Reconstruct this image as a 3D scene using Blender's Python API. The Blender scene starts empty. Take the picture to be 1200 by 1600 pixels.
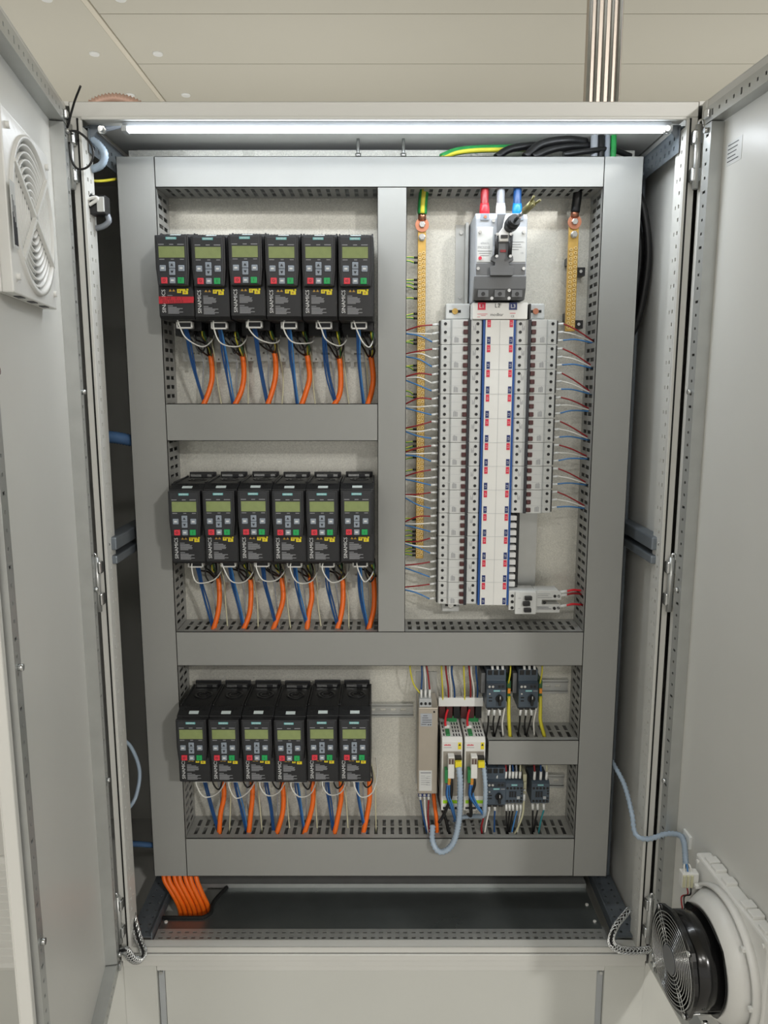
import bpy, math, random
from mathutils import Vector, Matrix
random.seed(7)
scene = bpy.context.scene
col = scene.collection
PI = math.pi

# ------------------------------------------------------------------ camera
PITCH = math.atan(0.1645)
cam_d = bpy.data.cameras.new('camera'); cam = bpy.data.objects.new('camera', cam_d); col.objects.link(cam)
cam_d.sensor_fit = 'VERTICAL'; cam_d.sensor_height = 36.0; cam_d.lens = 36.0 * 1190.0 / 1600.0
cam_d.clip_start = 0.05; cam_d.clip_end = 60
cam.location = (0, 0, 1.49); cam.rotation_euler = (PI / 2 - PITCH, 0, 0)
scene.camera = cam

# ------------------------------------------------------------------ world, lamps of the hall, added ceiling fill, exposure
w = bpy.data.worlds.new('hall_light'); scene.world = w; w.use_nodes = True
bg = w.node_tree.nodes['Background']; bg.inputs[0].default_value = (1.0, 0.97, 0.92, 1); bg.inputs[1].default_value = 0.66

def area(name, loc, aim, sx, sy, power, colr=(1, .97, .93)):
    d = bpy.data.lights.new(name, 'AREA'); d.shape = 'RECTANGLE'; d.size = sx; d.size_y = sy; d.energy = power; d.color = colr
    o = bpy.data.objects.new(name, d); col.objects.link(o); o.location = loc
    o.rotation_euler = (Vector(aim) - Vector(loc)).to_track_quat('-Z', 'Y').to_euler(); o['kind'] = 'helper'
    return o
area('hall_lamp_key', (2.5, -3.3, 3.28), (0, 1.7, 1.1), 0.30, 0.30, 118)
area('hall_lamp_left', (-1.5, -2.6, 3.28), (-1.5, -2.6, 0), 1.2, 0.3, 44)
area('hall_lamp_centre', (0.4, -2.2, 3.28), (0.4, -2.2, 0), 1.2, 0.3, 34)
for hx in (-3.0, -0.4, 2.4): area('ceiling_fill', (hx, 4.6, 1.9), (hx, 4.6, 4), 2.2, 1.6, 13.5, (1, .985, .96))  # unseen area lights added behind the cabinet to brighten the ceiling
scene.view_settings.view_transform = 'Standard'; scene.view_settings.look = 'None'
scene.view_settings.exposure = 0.0; scene.view_settings.gamma = 1.0; scene.view_settings.use_curve_mapping = False

# ------------------------------------------------------------------ helpers (all lengths in millimetres)
S = 0.001
OFF = {}
def lin(c):
    return tuple(((v / 255) / 12.92 if v / 255 <= .04045 else ((v / 255 + .055) / 1.055) ** 2.4) for v in c)
MATS = {}
def mat(name, rgb, rough=.5, metal=0., var=.05, scale=30., bump=0., bscale=400., rvar=0., coat=0., emit=0., spec=.5, alpha=None, sp2=0.):
    m = bpy.data.materials.new(name); m.use_nodes = True; nt = m.node_tree; N = nt.nodes; L = nt.links
    b = N['Principled BSDF']; c = lin(rgb)
    tc = N.new('ShaderNodeTexCoord')
    nz = N.new('ShaderNodeTexNoise'); nz.inputs['Scale'].default_value = scale; nz.inputs['Detail'].default_value = 4
    L.new(tc.outputs['Object'], nz.inputs['Vector'])
    rp = N.new('ShaderNodeValToRGB'); e = rp.color_ramp.elements
    e[0].position = .3; e[1].position = .7
    e[0].color = tuple(max(0, v * (1 - var)) for v in c) + (1,); e[1].color = tuple(min(1, v * (1 + var)) for v in c) + (1,)
    L.new(nz.outputs['Fac'], rp.inputs['Fac'])
    src = rp.outputs['Color']
    if sp2:
        n2 = N.new('ShaderNodeTexVoronoi'); n2.inputs['Scale'].default_value = 420.; L.new(tc.outputs['Object'], n2.inputs['Vector'])
        mr = N.new('ShaderNodeMapRange'); mr.inputs['To Min'].default_value = 1 - sp2; mr.inputs['To Max'].default_value = 1 + sp2
        bw = N.new('ShaderNodeRGBToBW'); L.new(n2.outputs['Color'], bw.inputs[0]); L.new(bw.outputs[0], mr.inputs['Value'])
        mx = N.new('ShaderNodeVectorMath'); mx.operation = 'SCALE'; L.new(src, mx.inputs[0]); L.new(mr.outputs[0], mx.inputs['Scale'])
        src = mx.outputs[0]
    L.new(src, b.inputs['Base Color'])
    b.inputs['Roughness'].default_value = rough; b.inputs['Metallic'].default_value = metal
    b.inputs['Specular IOR Level'].default_value = spec
    if rvar:
        mr = N.new('ShaderNodeMapRange'); mr.inputs['To Min'].default_value = max(.02, rough - rvar); mr.inputs['To Max'].default_value = rough + rvar
        L.new(nz.outputs['Fac'], mr.inputs['Value']); L.new(mr.outputs[0], b.inputs['Roughness'])
    if bump:
        n3 = N.new('ShaderNodeTexNoise'); n3.inputs['Scale'].default_value = bscale; L.new(tc.outputs['Object'], n3.inputs['Vector'])
        bp = N.new('ShaderNodeBump'); bp.inputs['Strength'].default_value = bump; bp.inputs['Distance'].default_value = .0006
        L.new(n3.outputs['Fac'], bp.inputs['Height']); L.new(bp.outputs[0], b.inputs['Normal'])
    if coat: b.inputs['Coat Weight'].default_value = coat; b.inputs['Coat Roughness'].default_value = .1
    if emit: b.inputs['Emission Color'].default_value = c + (1,); b.inputs['Emission Strength'].default_value = emit
    if alpha is not None: b.inputs['Alpha'].default_value = alpha
    MATS[name] = m
    return m
mat('paint', (213, 213, 208), .36, var=.015, scale=6, bump=.12, bscale=900)
mat('paint_white', (206, 207, 201), .4, var=.012, scale=5)
mat('duct', (151, 152, 149), .42, var=.012, scale=9)
mat('galv', (190, 192, 190), .36, .62, var=.05, scale=25, rvar=.08, bump=.05, bscale=700)
mat('shield_steel', (156, 156, 152), .4, .5, var=.06, scale=20)
mat('galv_dark', (128, 136, 144), .42, .55, var=.12, scale=18, rvar=.1)
mat('plate', (216, 215, 206), .28, .32, var=.04, scale=9, rvar=.06, bump=.1, bscale=520, sp2=.16)
mat('floor_steel', (128, 134, 134), .3, .75, var=.12, scale=7, rvar=.1)
mat('zinc', (206, 208, 208), .25, 1, var=.05, scale=60)
mat('steel_brushed', (196, 186, 176), .42, 1, var=.06, scale=14)
mat('black', (22, 23, 25), .42, var=.1)
mat('black_gloss', (14, 14, 15), .2, var=.05, coat=.3)
mat('rubber_and_shade', (20, 20, 20), .75, var=.1)  # black of the floor edging, also stands in for shade in grooves and braids
mat('drive_black', (34, 35, 38), .45, var=.06, bump=.05)
mat('drive_panel', (46, 48, 52), .42, var=.04)
mat('drive_side', (27, 28, 30), .5, var=.1)
mat('lcd', (140, 154, 100), .12, var=.05, scale=90, spec=.6)
mat('key_grey', (146, 156, 168), .4, var=.03)
mat('key_red', (226, 58, 74), .38, var=.03)
mat('key_green', (32, 168, 92), .38, var=.03)
mat('teal', (120, 196, 198), .35, var=.03)
mat('badge', (214, 228, 228), .3, var=.02)
mat('print_white', (226, 228, 228), .5, var=.02)
mat('print_grey', (150, 152, 156), .5, var=.04)
mat('print_dark', (40, 42, 48), .5, var=.04)
mat('yellow', (236, 218, 40), .45, var=.04)
mat('amber', (190, 150, 60), .45, var=.05)
mat('tape_red', (196, 38, 52), .4, var=.07, scale=120)
mat('orange', (246, 112, 26), .4, var=.05, scale=60)
mat('blue_wire', (30, 76, 132), .35, var=.05)
mat('blue_light', (66, 128, 190), .35, var=.05)
mat('white_wire', (232, 232, 226), .35, var=.03)
mat('grey_wire', (150, 154, 160), .4, var=.04)
mat('cream_wire', (206, 204, 172), .4, var=.04)
mat('red_wire', (150, 34, 40), .35, var=.06)
mat('red_bright', (222, 46, 58), .35, var=.05)
mat('maroon', (74, 34, 34), .4, var=.08)
mat('blue_boot', (24, 138, 226), .35, var=.05)
mat('green_wire', (40, 140, 70), .38, var=.05)
mat('yellow_wire', (216, 206, 60), .38, var=.05)
mat('dark_green', (48, 96, 52), .4, var=.05)
mat('teal_wire', (50, 140, 150), .4, var=.05)
mat('black_wire', (16, 16, 17), .38, var=.1)
mat('mcb', (208, 210, 208), .38, var=.015)
mat('mcb_grey', (176, 180, 182), .42, var=.02)
mat('blue_bar', (24, 78, 150), .35, var=.04)
mat('label_red', (214, 44, 72), .45, var=.03)
mat('label_navy', (30, 46, 104), .45, var=.03)
mat('white_plastic', (230, 230, 226), .4, var=.015)
mat('brass', (206, 170, 96), .34, .75, var=.1, scale=80, rvar=.08)
mat('brass_screw', (232, 208, 150), .28, .7, var=.06)
mat('hose_blue', (66, 96, 134), .4, var=.08)
mat('tip_olive', (142, 138, 96), .4, .5, var=.1)
mat('brass_dark', (150, 112, 48), .4, 1, var=.1)
mat('copper', (206, 142, 116), .28, 1, var=.06)
mat('copper_hose', (214, 178, 160), .4, .3, var=.06)
mat('sw_grey', (172, 177, 184), .42, var=.02)
mat('sw_dark', (104, 106, 108), .45, var=.03)
mat('emc', (188, 180, 168), .42, .7, var=.03, bump=.04)
mat('servo_white', (226, 226, 222), .4, var=.02)
mat('servo_grey', (168, 162, 152), .4, .4, var=.03)
mat('plug_green', (42, 132, 74), .42, var=.04)
mat('lime', (170, 226, 30), .4, var=.03)
mat('plug_orange', (240, 150, 40), .4, var=.04)
mat('siemens_blue', (72, 84, 96), .45, var=.03)
mat('siemens_dark', (46, 54, 64), .45, var=.04)
mat('conduit', (168, 186, 204), .3, var=.06, scale=60, coat=.2)
mat('conduit_grey', (140, 146, 154), .35, var=.05)
mat('ceil_panel', (208, 205, 192), .6, var=.012, scale=1.5)
mat('ceil_joint', (226, 220, 204), .6, var=.01)
mat('ceil_gap', (150, 146, 134), .8, var=.02)
mat('floor_mat', (196, 194, 188), .5, var=.04, scale=3)
mat('wall_mat', (206, 202, 190), .7, var=.01, scale=2)
mat('led', (236, 244, 255), .4, var=0, emit=7.0)
mat('plate_white', (236, 238, 236), .4, var=.01)

class MB:
    def __init__(s): s.v = []; s.f = []; s.m = []; s.sm = []
    def add(s, vs, fs, m=0, smooth=False):
        o = len(s.v); s.v += [tuple(v) for v in vs]
        for f in fs: s.f.append(tuple(i + o for i in f)); s.m.append(m); s.sm.append(smooth)
        return s
    def box(s, x0, x1, y0, y1, z0, z1, m=0):
        if x0 > x1: x0, x1 = x1, x0
        if y0 > y1: y0, y1 = y1, y0
        if z0 > z1: z0, z1 = z1, z0
        v = [(x0, y0, z0), (x1, y0, z0), (x1, y1, z0), (x0, y1, z0), (x0, y0, z1), (x1, y0, z1), (x1, y1, z1), (x0, y1, z1)]
        return s.add(v, [(0, 3, 2, 1), (4, 5, 6, 7), (0, 1, 5, 4), (1, 2, 6, 5), (2, 3, 7, 6), (3, 0, 4, 7)], m)
    def prism(s, poly, axis, lo, hi, m=0, poly2=None, smooth=False):
        n = len(poly); p2 = poly2 or poly
        def P(q, t):
            a, b = q
            return {'x': (t, a, b), 'y': (a, t, b), 'z': (a, b, t)}[axis]
        v = [P(q, lo) for q in poly] + [P(q, hi) for q in p2]
        ar = sum(poly[i][0] * poly[(i + 1) % n][1] - poly[(i + 1) % n][0] * poly[i][1] for i in range(n))
        flip = (ar > 0) ^ (axis == 'y')
        A = list(range(n)); B = list(range(n, 2 * n))
        caps = [tuple(reversed(A)), tuple(B)] if flip else [tuple(A), tuple(reversed(B))]
        sides = []
        for i in range(n):
            j = (i + 1) % n
            q = (i, j, n + j, n + i)
            sides.append(q if flip else tuple(reversed(q)))
        s.add(v, caps, m); o = len(s.v) - 2 * n
        for q in sides: s.f.append(tuple(i + o for i in q)); s.m.append(m); s.sm.append(smooth)
        return s
    def cyl(s, c, axis, r, lo, hi, n=12, r2=None, m=0):
        r2 = r if r2 is None else r2
        p = [(c[0] + r * math.cos(2 * PI * i / n), c[1] + r * math.sin(2 * PI * i / n)) for i in range(n)]
        q = [(c[0] + r2 * math.cos(2 * PI * i / n), c[1] + r2 * math.sin(2 * PI * i / n)) for i in range(n)]
        return s.prism(p, axis, lo, hi, m, q, True)
    def ringwall(s, c, axis, ro, ri, lo, hi, n=24, m=0, ro2=None, ri2=None):
        ro2 = ro if ro2 is None else ro2; ri2 = ri if ri2 is None else ri2
        def P(r, i, t):
            a = c[0] + r * math.cos(2 * PI * i / n); b = c[1] + r * math.sin(2 * PI * i / n)
            return {'x': (t, a, b), 'y': (a, t, b), 'z': (a, b, t)}[axis]
        v = []
        for i in range(n): v += [P(ro, i, lo), P(ri, i, lo), P(ro2, i, hi), P(ri2, i, hi)]
        f = []
        for i in range(n):
            a = 4 * i; b = 4 * ((i + 1) % n)
            f += [(a, b, b + 1, a + 1), (a + 2, a + 3, b + 3, b + 2), (a, a + 2, b + 2, b), (a + 1, b + 1, b + 3, a + 3)]
        if axis == 'y': f = [tuple(reversed(q)) for q in f]
        return s.add(v, f, m, True)
    def tube(s, pts, r, n=8, m=0, caps=True, closed=False):
        P = [Vector(p) for p in pts]; N = len(P)
        rr = r if callable(r) else (lambda i: r)
        T = []
        for i in range(N):
            a = P[(i - 1) % N] if (closed or i > 0) else P[i]; b = P[(i + 1) % N] if (closed or i < N - 1) else P[i]
            d = b - a
            T.append(d.normalized() if d.length > 1e-6 else Vector((0, 0, 1)))
        ref = Vector((0, 1, 0)) if abs(T[0].y) < .9 else Vector((1, 0, 0))
        u = T[0].cross(ref).normalized(); vs = []
        for i in range(N):
            u = (u - T[i] * u.dot(T[i]))
            u = u.normalized() if u.length > 1e-6 else T[i].orthogonal().normalized()
            w_ = T[i].cross(u)
            for k in range(n):
                a = 2 * PI * k / n
                vs.append(P[i] + (u * math.cos(a) + w_ * math.sin(a)) * rr(i))
        fs = []
        for i in range(N if closed else N - 1):
            j = (i + 1) % N
            for k in range(n):
                l = (k + 1) % n
                fs.append((i * n + k, i * n + l, j * n + l, j * n + k))
        s.add(vs, fs, m, True)
        if caps and not closed:
            o = len(s.v) - N * n
            s.f += [tuple(o + k for k in reversed(range(n))), tuple(o + (N - 1) * n + k for k in range(n))]; s.m += [m, m]; s.sm += [False, False]
        return s
    def perf(s, O, U, V, W_, us, vs, hole, th, m=0):
        """sheet of thickness th (along W_) with rectangular holes; cell (i,j) between us[i..i+1], vs[j..j+1] is open when hole(i,j)"""
        O = Vector(O); U = Vector(U); V = Vector(V); Wv = Vector(W_); nu = len(us); nv = len(vs)
        base = len(s.v)
        for k in (0, th):
            for a in us:
                for b in vs: s.v.append(tuple(O + U * a + V * b + Wv * k))
        idx = lambda i, j, k: base + k * nu * nv + i * nv + j
        solid = lambda i, j: 0 <= i < nu - 1 and 0 <= j < nv - 1 and not hole(i, j)
        flip = U.cross(V).dot(Wv) < 0
        def q(*f):
            s.f.append(tuple(reversed(f)) if flip else f); s.m.append(m); s.sm.append(False)
        for i in range(nu - 1):
            for j in range(nv - 1):
                if not solid(i, j): continue
                q(idx(i, j, 1), idx(i + 1, j, 1), idx(i + 1, j + 1, 1), idx(i, j + 1, 1))
                q(idx(i, j, 0), idx(i, j + 1, 0), idx(i + 1, j + 1, 0), idx(i + 1, j, 0))
                if not solid(i - 1, j): q(idx(i, j, 0), idx(i, j, 1), idx(i, j + 1, 1), idx(i, j + 1, 0))
                if not solid(i + 1, j): q(idx(i + 1, j, 0), idx(i + 1, j + 1, 0), idx(i + 1, j + 1, 1), idx(i + 1, j, 1))
                if not solid(i, j - 1): q(idx(i, j, 0), idx(i + 1, j, 0), idx(i + 1, j, 1), idx(i, j, 1))
                if not solid(i, j + 1): q(idx(i, j + 1, 0), idx(i, j + 1, 1), idx(i + 1, j + 1, 1), idx(i + 1, j + 1, 0))
        return s
    def text(s, txt, size, x, y, z, m=0, align='CENTER', rot=0, out=(0, -1)):
        vs, fs = text_geo(txt, align)
        c, sn = math.cos(rot), math.sin(rot)
        return s.add([(x + size * (a * c - b * sn), y, z + size * (a * sn + b * c)) for a, b in vs], fs, m)
    def build(s, name, mats, parent=None, bevel=0, seg=2, solo=False, loc=None):
        me = bpy.data.meshes.new(name)
        off = OFF.get(parent, (0, 0, 0)) if parent is not None else (0, 0, 0)
        if solo:
            xs = [v[0] for v in s.v]; ys = [v[1] for v in s.v]; zs = [v[2] for v in s.v]
            off = ((min(xs) + max(xs)) / 2, (min(ys) + max(ys)) / 2, min(zs))
        me.from_pydata([((v[0] - off[0]) * S, (v[1] - off[1]) * S, (v[2] - off[2]) * S) for v in s.v], [], s.f)
        me.polygons.foreach_set('material_index', s.m); me.polygons.foreach_set('use_smooth', s.sm)
        for mm in ([mats] if isinstance(mats, str) else mats): me.materials.append(MATS[mm])
        me.update()
        o = bpy.data.objects.new(name, me); col.objects.link(o)
        if parent is not None: o.parent = parent; OFF[o] = off
        elif solo: o.location = (off[0] * S, off[1] * S, off[2] * S); OFF[o] = off
        else: OFF[o] = (0, 0, 0)
        if bevel:
            b = o.modifiers.new('bevel', 'BEVEL'); b.width = bevel * S; b.segments = seg; b.limit_method = 'ANGLE'; b.angle_limit = math.radians(40)
            b.harden_normals = False
        return o
_T = {}
def text_geo(txt, align):
    k = (txt, align)
    if k not in _T:
        c = bpy.data.curves.new('t', 'FONT'); c.body = txt; c.align_x = align; c.align_y = 'CENTER'; c.size = 1; c.resolution_u = 2
        o = bpy.data.objects.new('t', c); me = bpy.data.meshes.new_from_object(o)
        _T[k] = ([(v.co.x, v.co.y) for v in me.vertices], [tuple(p.vertices) for p in me.polygons])
        bpy.data.objects.remove(o); bpy.data.curves.remove(c); bpy.data.meshes.remove(me)
    return _T[k]
def tag(o, label=None, cat=None, group=None, kind=None):
    if label: o['label'] = label
    if cat: o['category'] = cat
    if group: o['group'] = group
    if kind: o['kind'] = kind
    return o
def thing(name, label, cat, base=(0, 0, 0), group=None, rotz=0, local=False):
    o = bpy.data.objects.new(name, None); col.objects.link(o); o.empty_display_size = .05
    o.location = tuple(b * S for b in base); o.rotation_euler = (0, 0, rotz)
    OFF[o] = (0, 0, 0) if local else tuple(base)
    return tag(o, label, cat, group)
def dup(root, loc, label, group=None):
    def cp(o, par):
        c = o.copy(); col.objects.link(c)
        if par is not None: c.parent = par
        OFF[c] = (0, 0, 0)
        for ch in KIDS.get(o, ()): cp(ch, c)
        return c
    r = cp(root, None); r.location = tuple(b * S for b in loc); r['label'] = label
    if group: r['group'] = group
    return r
KIDS = {}
def kids(o):
    KIDS[o] = list(o.children)
    for c in KIDS[o]: kids(c)
def spline(pts, k=6):
    P = [Vector(p) for p in pts]
    P = [P[0] * 2 - P[1]] + P + [P[-1] * 2 - P[-2]]
    out = []
    for i in range(1, len(P) - 2):
        a, b, c, d = P[i - 1], P[i], P[i + 1], P[i + 2]
        for j in range(k):
            t = j / k
            out.append(.5 * ((2 * b) + (c - a) * t + (2 * a - 5 * b + 4 * c - d) * t * t + (3 * b - a - 3 * c + d) * t ** 3))
    out.append(P[-2])
    return out
def wire(name, pts, r, m, label, cat='wire', group=None, n=7, k=6):
    o = MB().tube(spline(pts, k), r, n).build(name, m, solo=True)
    return tag(o, label, cat, group)
ORD = ['first', 'second', 'third', 'fourth', 'fifth', 'sixth', 'seventh', 'eighth', 'ninth', 'tenth', 'eleventh', 'twelfth',
       'thirteenth', 'fourteenth', 'fifteenth', 'sixteenth', 'seventeenth', 'eighteenth', 'nineteenth', 'twentieth']
def slots(L, pitch, wdt, start=None):
    n = int((L - 6) / pitch); st = (L - (n - 1) * pitch) / 2
    us = [0]
    for i in range(n): c = st + i * pitch; us += [c - wdt / 2, c + wdt / 2]
    return us + [L]
CAMZ = 1490.
def at(x, y, Y):
    xr = (x - 600) / 1190.; yr = (800 - y) / 1190.; c, s_ = math.cos(PITCH), math.sin(PITCH)
    t = Y / (c + yr * s_)
    return (xr * t, Y, (-s_ + yr * c) * t + CAMZ)

# ================================================================== the hall
YF, YD, YP = 1557., 1683., 1783.          # cabinet front, duct covers, mounting plate
ZB, ZT = 176., 2026.                      # cabinet body bottom and top
CH = 3338.
fl = MB().box(-7000, 7000, -7000, 6500, -60, 0).build('floor', 'floor_mat'); tag(fl, 'pale grey hall floor', None, None, 'structure')
wb = MB().box(-7000, 7000, 6500, 6600, 0, CH + 100).build('wall_back', 'wall_mat'); tag(wb, 'beige back wall of the hall', None, None, 'structure')
ce = MB().box(-7000, 7000, -7000, 6500, CH + 22, CH + 90).build('ceiling', 'ceil_gap'); tag(ce, 'beige panelled ceiling with fine joints', None, None, 'structure')
JX = -1449.
y = 6500.; edges = [6500., 5985., 5385., 4783., 4182., 3582., 2982., 2382., 1782., 1182., 582., -18., -2000., -4500., -7000.]
for a, b in zip(edges, edges[1:]):
    MB().box(JX + 20, 7000, b + 3, a - 3, CH, CH + 24).build('panel', 'ceil_panel', ce)
MB().box(-7000, JX - 20, -7000, 6500, CH, CH + 24).build('panel', 'ceil_panel', ce)
MB().box(JX - 14, JX + 14, -7000, 6500, CH - 6, CH + 24).build('joint_strip', 'ceil_joint', ce)
for i in range(7):
    yy = 4640 - 615 * (i - 1)
    for s in (-1, 1):
        MB().cyl((JX + s * 178, yy), 'z', 26, CH - 9, CH, 16, 30).build('fixing_cap', 'plate_white', ce, bevel=2)

# ================================================================== neighbouring cabinets
def neighbour(x0, x1, label, grille):
    t = thing('cabinet', label, 'cabinet', ((x0 + x1) / 2, 1800, 0), 'closed cabinets beside the open one')
    m = MB(); e = 2
    m.box(x0, x1, 2150, 2157, ZB, ZT).box(x0, x1, YF, 2157, ZT - 8, ZT).box(x0, x1, YF, 2157, ZB, ZB + 8)
    m.box(*((x0, x0 + 6) if x0 < 0 else (x1 - 6, x1)), YF, 2157, ZB, ZT)
    m.build('shell', 'paint', t)
    MB().box(x0 + 4, x1 - 4, YF - 22, YF - 2, ZB + 6, ZT - 4).build('front_door', 'paint', t, bevel=3)
    pl = MB().box(x0, x1, YF + 6, 2140, 0, ZB).build('plinth', 'paint_white', t)
    if grille:
        gx0, gx1, gz0, gz1 = -1062, -812, 196, 470
        g = MB().box(gx0, gx1, YF - 30, YF - 22, gz0, gz1).build('vent_grille', 'white_plastic', t, bevel=2)
        for k in range(13):
            z = gz0 + 18 + k * 19
            MB().prism([(YF - 30, z), (YF - 43, z + 4), (YF - 43, z + 6.5), (YF - 30, z + 13)], 'x', gx0 + 12, gx1 - 12).build('slat', 'white_plastic', g)
    return t
neighbour(-1800, -601, 'closed grey cabinet with a white louvred vent at the lower left edge', True)
neighbour(601, 1200, 'closed grey cabinet with white plinth beyond the right door', False)

# ================================================================== the open cabinet
cab = thing('electrical_cabinet', 'large open grey steel electrical cabinet with two doors and white plinth', 'cabinet', (0, 1857, 0))
BK = 2157.
# frame: hollow rolled profiles with a raised lip
def post(s):
    x = lambda v: s * v
    m = MB()
    m.box(x(600), x(577), YF, YF + 3, ZB + 50.2, ZT - 28.2)                       # front face
    m.box(x(600), x(597), YF + 3, YF + 45, ZB + 50.2, ZT - 31.2)
    m.box(x(583), x(577), YF - 5, YF, ZB + 40, ZT - 34)             # sealing lip
    o = m.build('post', 'paint', cab, bevel=1.2)
    MB().box(x(584), x(587.5), YF - 1.2, YF + .5, ZB + 52, ZT - 30).build('groove_shade', 'rubber_and_shade', o)  # thin black strip on the post, painting the shade of its groove
    us = slots(ZT - ZB - 90, 25, 7)
    us2 = [0]
    p = MB().perf((x(577), YF + 1, ZB + 45), (0, 0, 1), (0, 1, 0), (s, 0, 0), us, [0, 9, 15, 26, 30, 44], lambda i, j: (i % 2 == 1 and j == 1) or (i % 4 == 1 and j == 3), 2.5)
    p.build('perforated_flange', 'paint', o)
    return o
post(-1); post(1)
m = MB(); m.box(-600, 600, YF, YF + 3, ZT - 28, ZT); m.box(-600, 600, YF, BK, ZT - 3, ZT); m.box(-577, 577, YF - 5, YF, ZT - 34, ZT - 28)
m.box(-577, 577, YF, YF + 42, ZT - 31, ZT - 28)
m.build('top_beam', 'paint', cab, bevel=1.5)
m = MB(); m.box(-600, 600, YF, YF + 3, ZB + 34, ZB + 50); m.box(-600, 600, YF - 6, YF, ZB + 18, ZB + 34); m.box(-600, 600, YF, YF + 26, ZB, ZB + 18); m.box(-577, 577, YF, YF + 24, ZB + 47, ZB + 50)
m.build('bottom_beam', 'paint', cab, bevel=1.5)
us = slots(1054, 19, 9); n = len(us)
MB().perf((-534, YF + 22, ZB + 49), (1, 0, 0), (0, 1, 0), (0, 0, -1), us, [0, 6, 12, 24, 29, 38], lambda i, j: i % 2 == 1 and j in (1, 3), 2).build('perforated_flange', 'galv', cab)
# side, back, roof
MB().box(596, 600, YF + 40, BK, ZB, ZT - 3).build('side_panel', 'paint', cab)
MB().box(-598, 598, BK - 6, BK - 2, ZB + 8, ZT - 8).build('back_panel', 'galv_dark', cab)
MB().box(-590, 590, YF + 45, BK - 10, ZT - 8, ZT - 4).build('roof_sheet', 'paint', cab)
for x in (-56, 42):
    b = MB().cyl((x, 1752), 'z', 3.5, ZT - 62, ZT - 8, 8).cyl((x, 1752), 'z', 6.5, ZT - 46, ZT - 38, 6); b.build('threaded_stud', 'zinc', cab)
# plinth
pl = MB().box(-600, 600, YF + 30, BK - 20, 4, ZB - 2).build('plinth', 'paint_white', cab)
MB().box(-506, 492, YF + 6, YF + 12, 4, ZB - 16).build('plinth_panel', 'paint_white', cab, bevel=1)
for x0, x1 in ((-600, -524), (508, 600)):
    MB().box(x0, x1, YF + 2, YF + 30, 0, ZB - 1).build('plinth_corner', 'paint_white', cab, bevel=1.5)
MB().box(-523, 508, YF + 2, YF + 30, ZB - 13, ZB - 1).build('plinth_rail', 'paint', cab, bevel=1)
for x in (-515, 500):
    MB().box(x - 7, x + 7, YF + 10, YF + 20, 4, ZB - 14).build('plinth_post', 'mcb_grey', cab)
    MB().cyl((x, ZB - 20), 'y', 4, YF + 2, YF + 10, 10).build('screw', 'zinc', cab)
# inside rails
for s in (-1, 1):
    us = slots(520, 25, 7)
    MB().perf((s * 572, YF + 20, ZT - 86), (0, 1, 0), (0, 0, 1), (s, 0, 0), us, [0, 10, 17, 28, 35, 46], lambda i, j: i % 2 == 1 and j in (1, 3), 2).box(s * 572, s * 594, YF + 20, YF + 540, ZT - 41, ZT - 38).build('roof_rail', 'galv_dark', cab)
    us = slots(560, 25, 6)
    MB().perf((s * 592 if s < 0 else 540, YF + 25, ZB + 56), (0, 1, 0), (1, 0, 0), (0, 0, -1), us, [0, 12, 17, 34, 39, 52], lambda i, j: i % 2 == 1 and j in (1, 3), 2).box(s * 540, s * 537, YF + 25, YF + 585, ZB + 40, ZB + 66).build('base_rail', 'galv_dark', cab)
    xx = -600 if s < 0 else 566
    for z0, z1 in ((1148, 1176), (1118, 1136)):
        r = MB().box(xx, xx + 34 if s < 0 else 594, YF + 22, BK - 40, z0, z1).build('cross_rail', 'galv_dark', cab, bevel=3)
    for z in (1162, 1128):
        MB().cyl((xx + 17, z), 'y', 6, YF + 14, YF + 22, 10).build('bolt', 'zinc', cab)
    MB().box(s * 600, s * 560, BK - 60, BK - 20, ZB, ZT).build('rear_post', 'galv_dark', cab, bevel=2)
    MB().box(s * 586, s * 566, 1800, 1828, ZB + 60, ZT - 40).build('plate_post', 'galv_dark', cab, bevel=2)
    MB().cyl((s * 545, ZT - 46), 'y', 5, YF + 6, YF + 26, 10).cyl((s * 545, ZT - 46), 'y', 8, YF + 14, YF + 18, 6).build('bolt', 'zinc', cab)
    MB().prism([(s * 577, ZT - 34), (s * 577, ZT - 66), (s * 548, ZT - 34)], 'y', YF + 26, YF + 29).build('corner_bracket', 'galv_dark', cab)
for x, z in ((-582, 1118), (-556, 1095), (556, 1095)):
    MB().box(x - 9, x + 9, 1792, 1796, z - 30, z + 10).build('plate_lug', 'galv', cab, bevel=2)
# floor sheets
cut = [(-534, 1616), (517, 1616), (515, 1768), (-402, 1768)]
arc = [(-423 - 0, 1712)] + [(-446 + 24 * math.cos(a), 1712 - 24 - 10 + 24 * math.sin(a) + 0) for a in [0, -.4, -.8, -1.2, -1.57]]
cut += arc + [(-534, arc[-1][1])]
fp = MB().prism(cut, 'z', 221, 224).build('floor_plate', 'floor_steel', cab)
for x, yy in ((-522, 1640), (505, 1642), (502, 1702)):
    MB().cyl((x, yy), 'z', 4, 224, 227, 10).build('rivet', 'white_plastic', fp)
MB().tube(spline([(-402, 1768, 226)] + [(a, b, 226) for a, b in arc] + [(-534, arc[-1][1], 226)], 3), 5, 6).build('rubber_edging', 'rubber_and_shade', fp)
MB().box(-534, 517, 1770, 1890, 232, 235).box(-534, 517, 1768, 1771, 224, 235).build('floor_plate', 'galv', cab)
us = slots(1070, 18, 8)
MB().perf((-545, 1776, 286), (1, 0, 0), (0, 0, 1), (0, 1, 0), us, [0, 8, 15, 26], lambda i, j: i % 2 == 1 and j == 1, 2).build('plate_rail', 'galv_dark', cab)
us = slots(1070, 20, 9)
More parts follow.
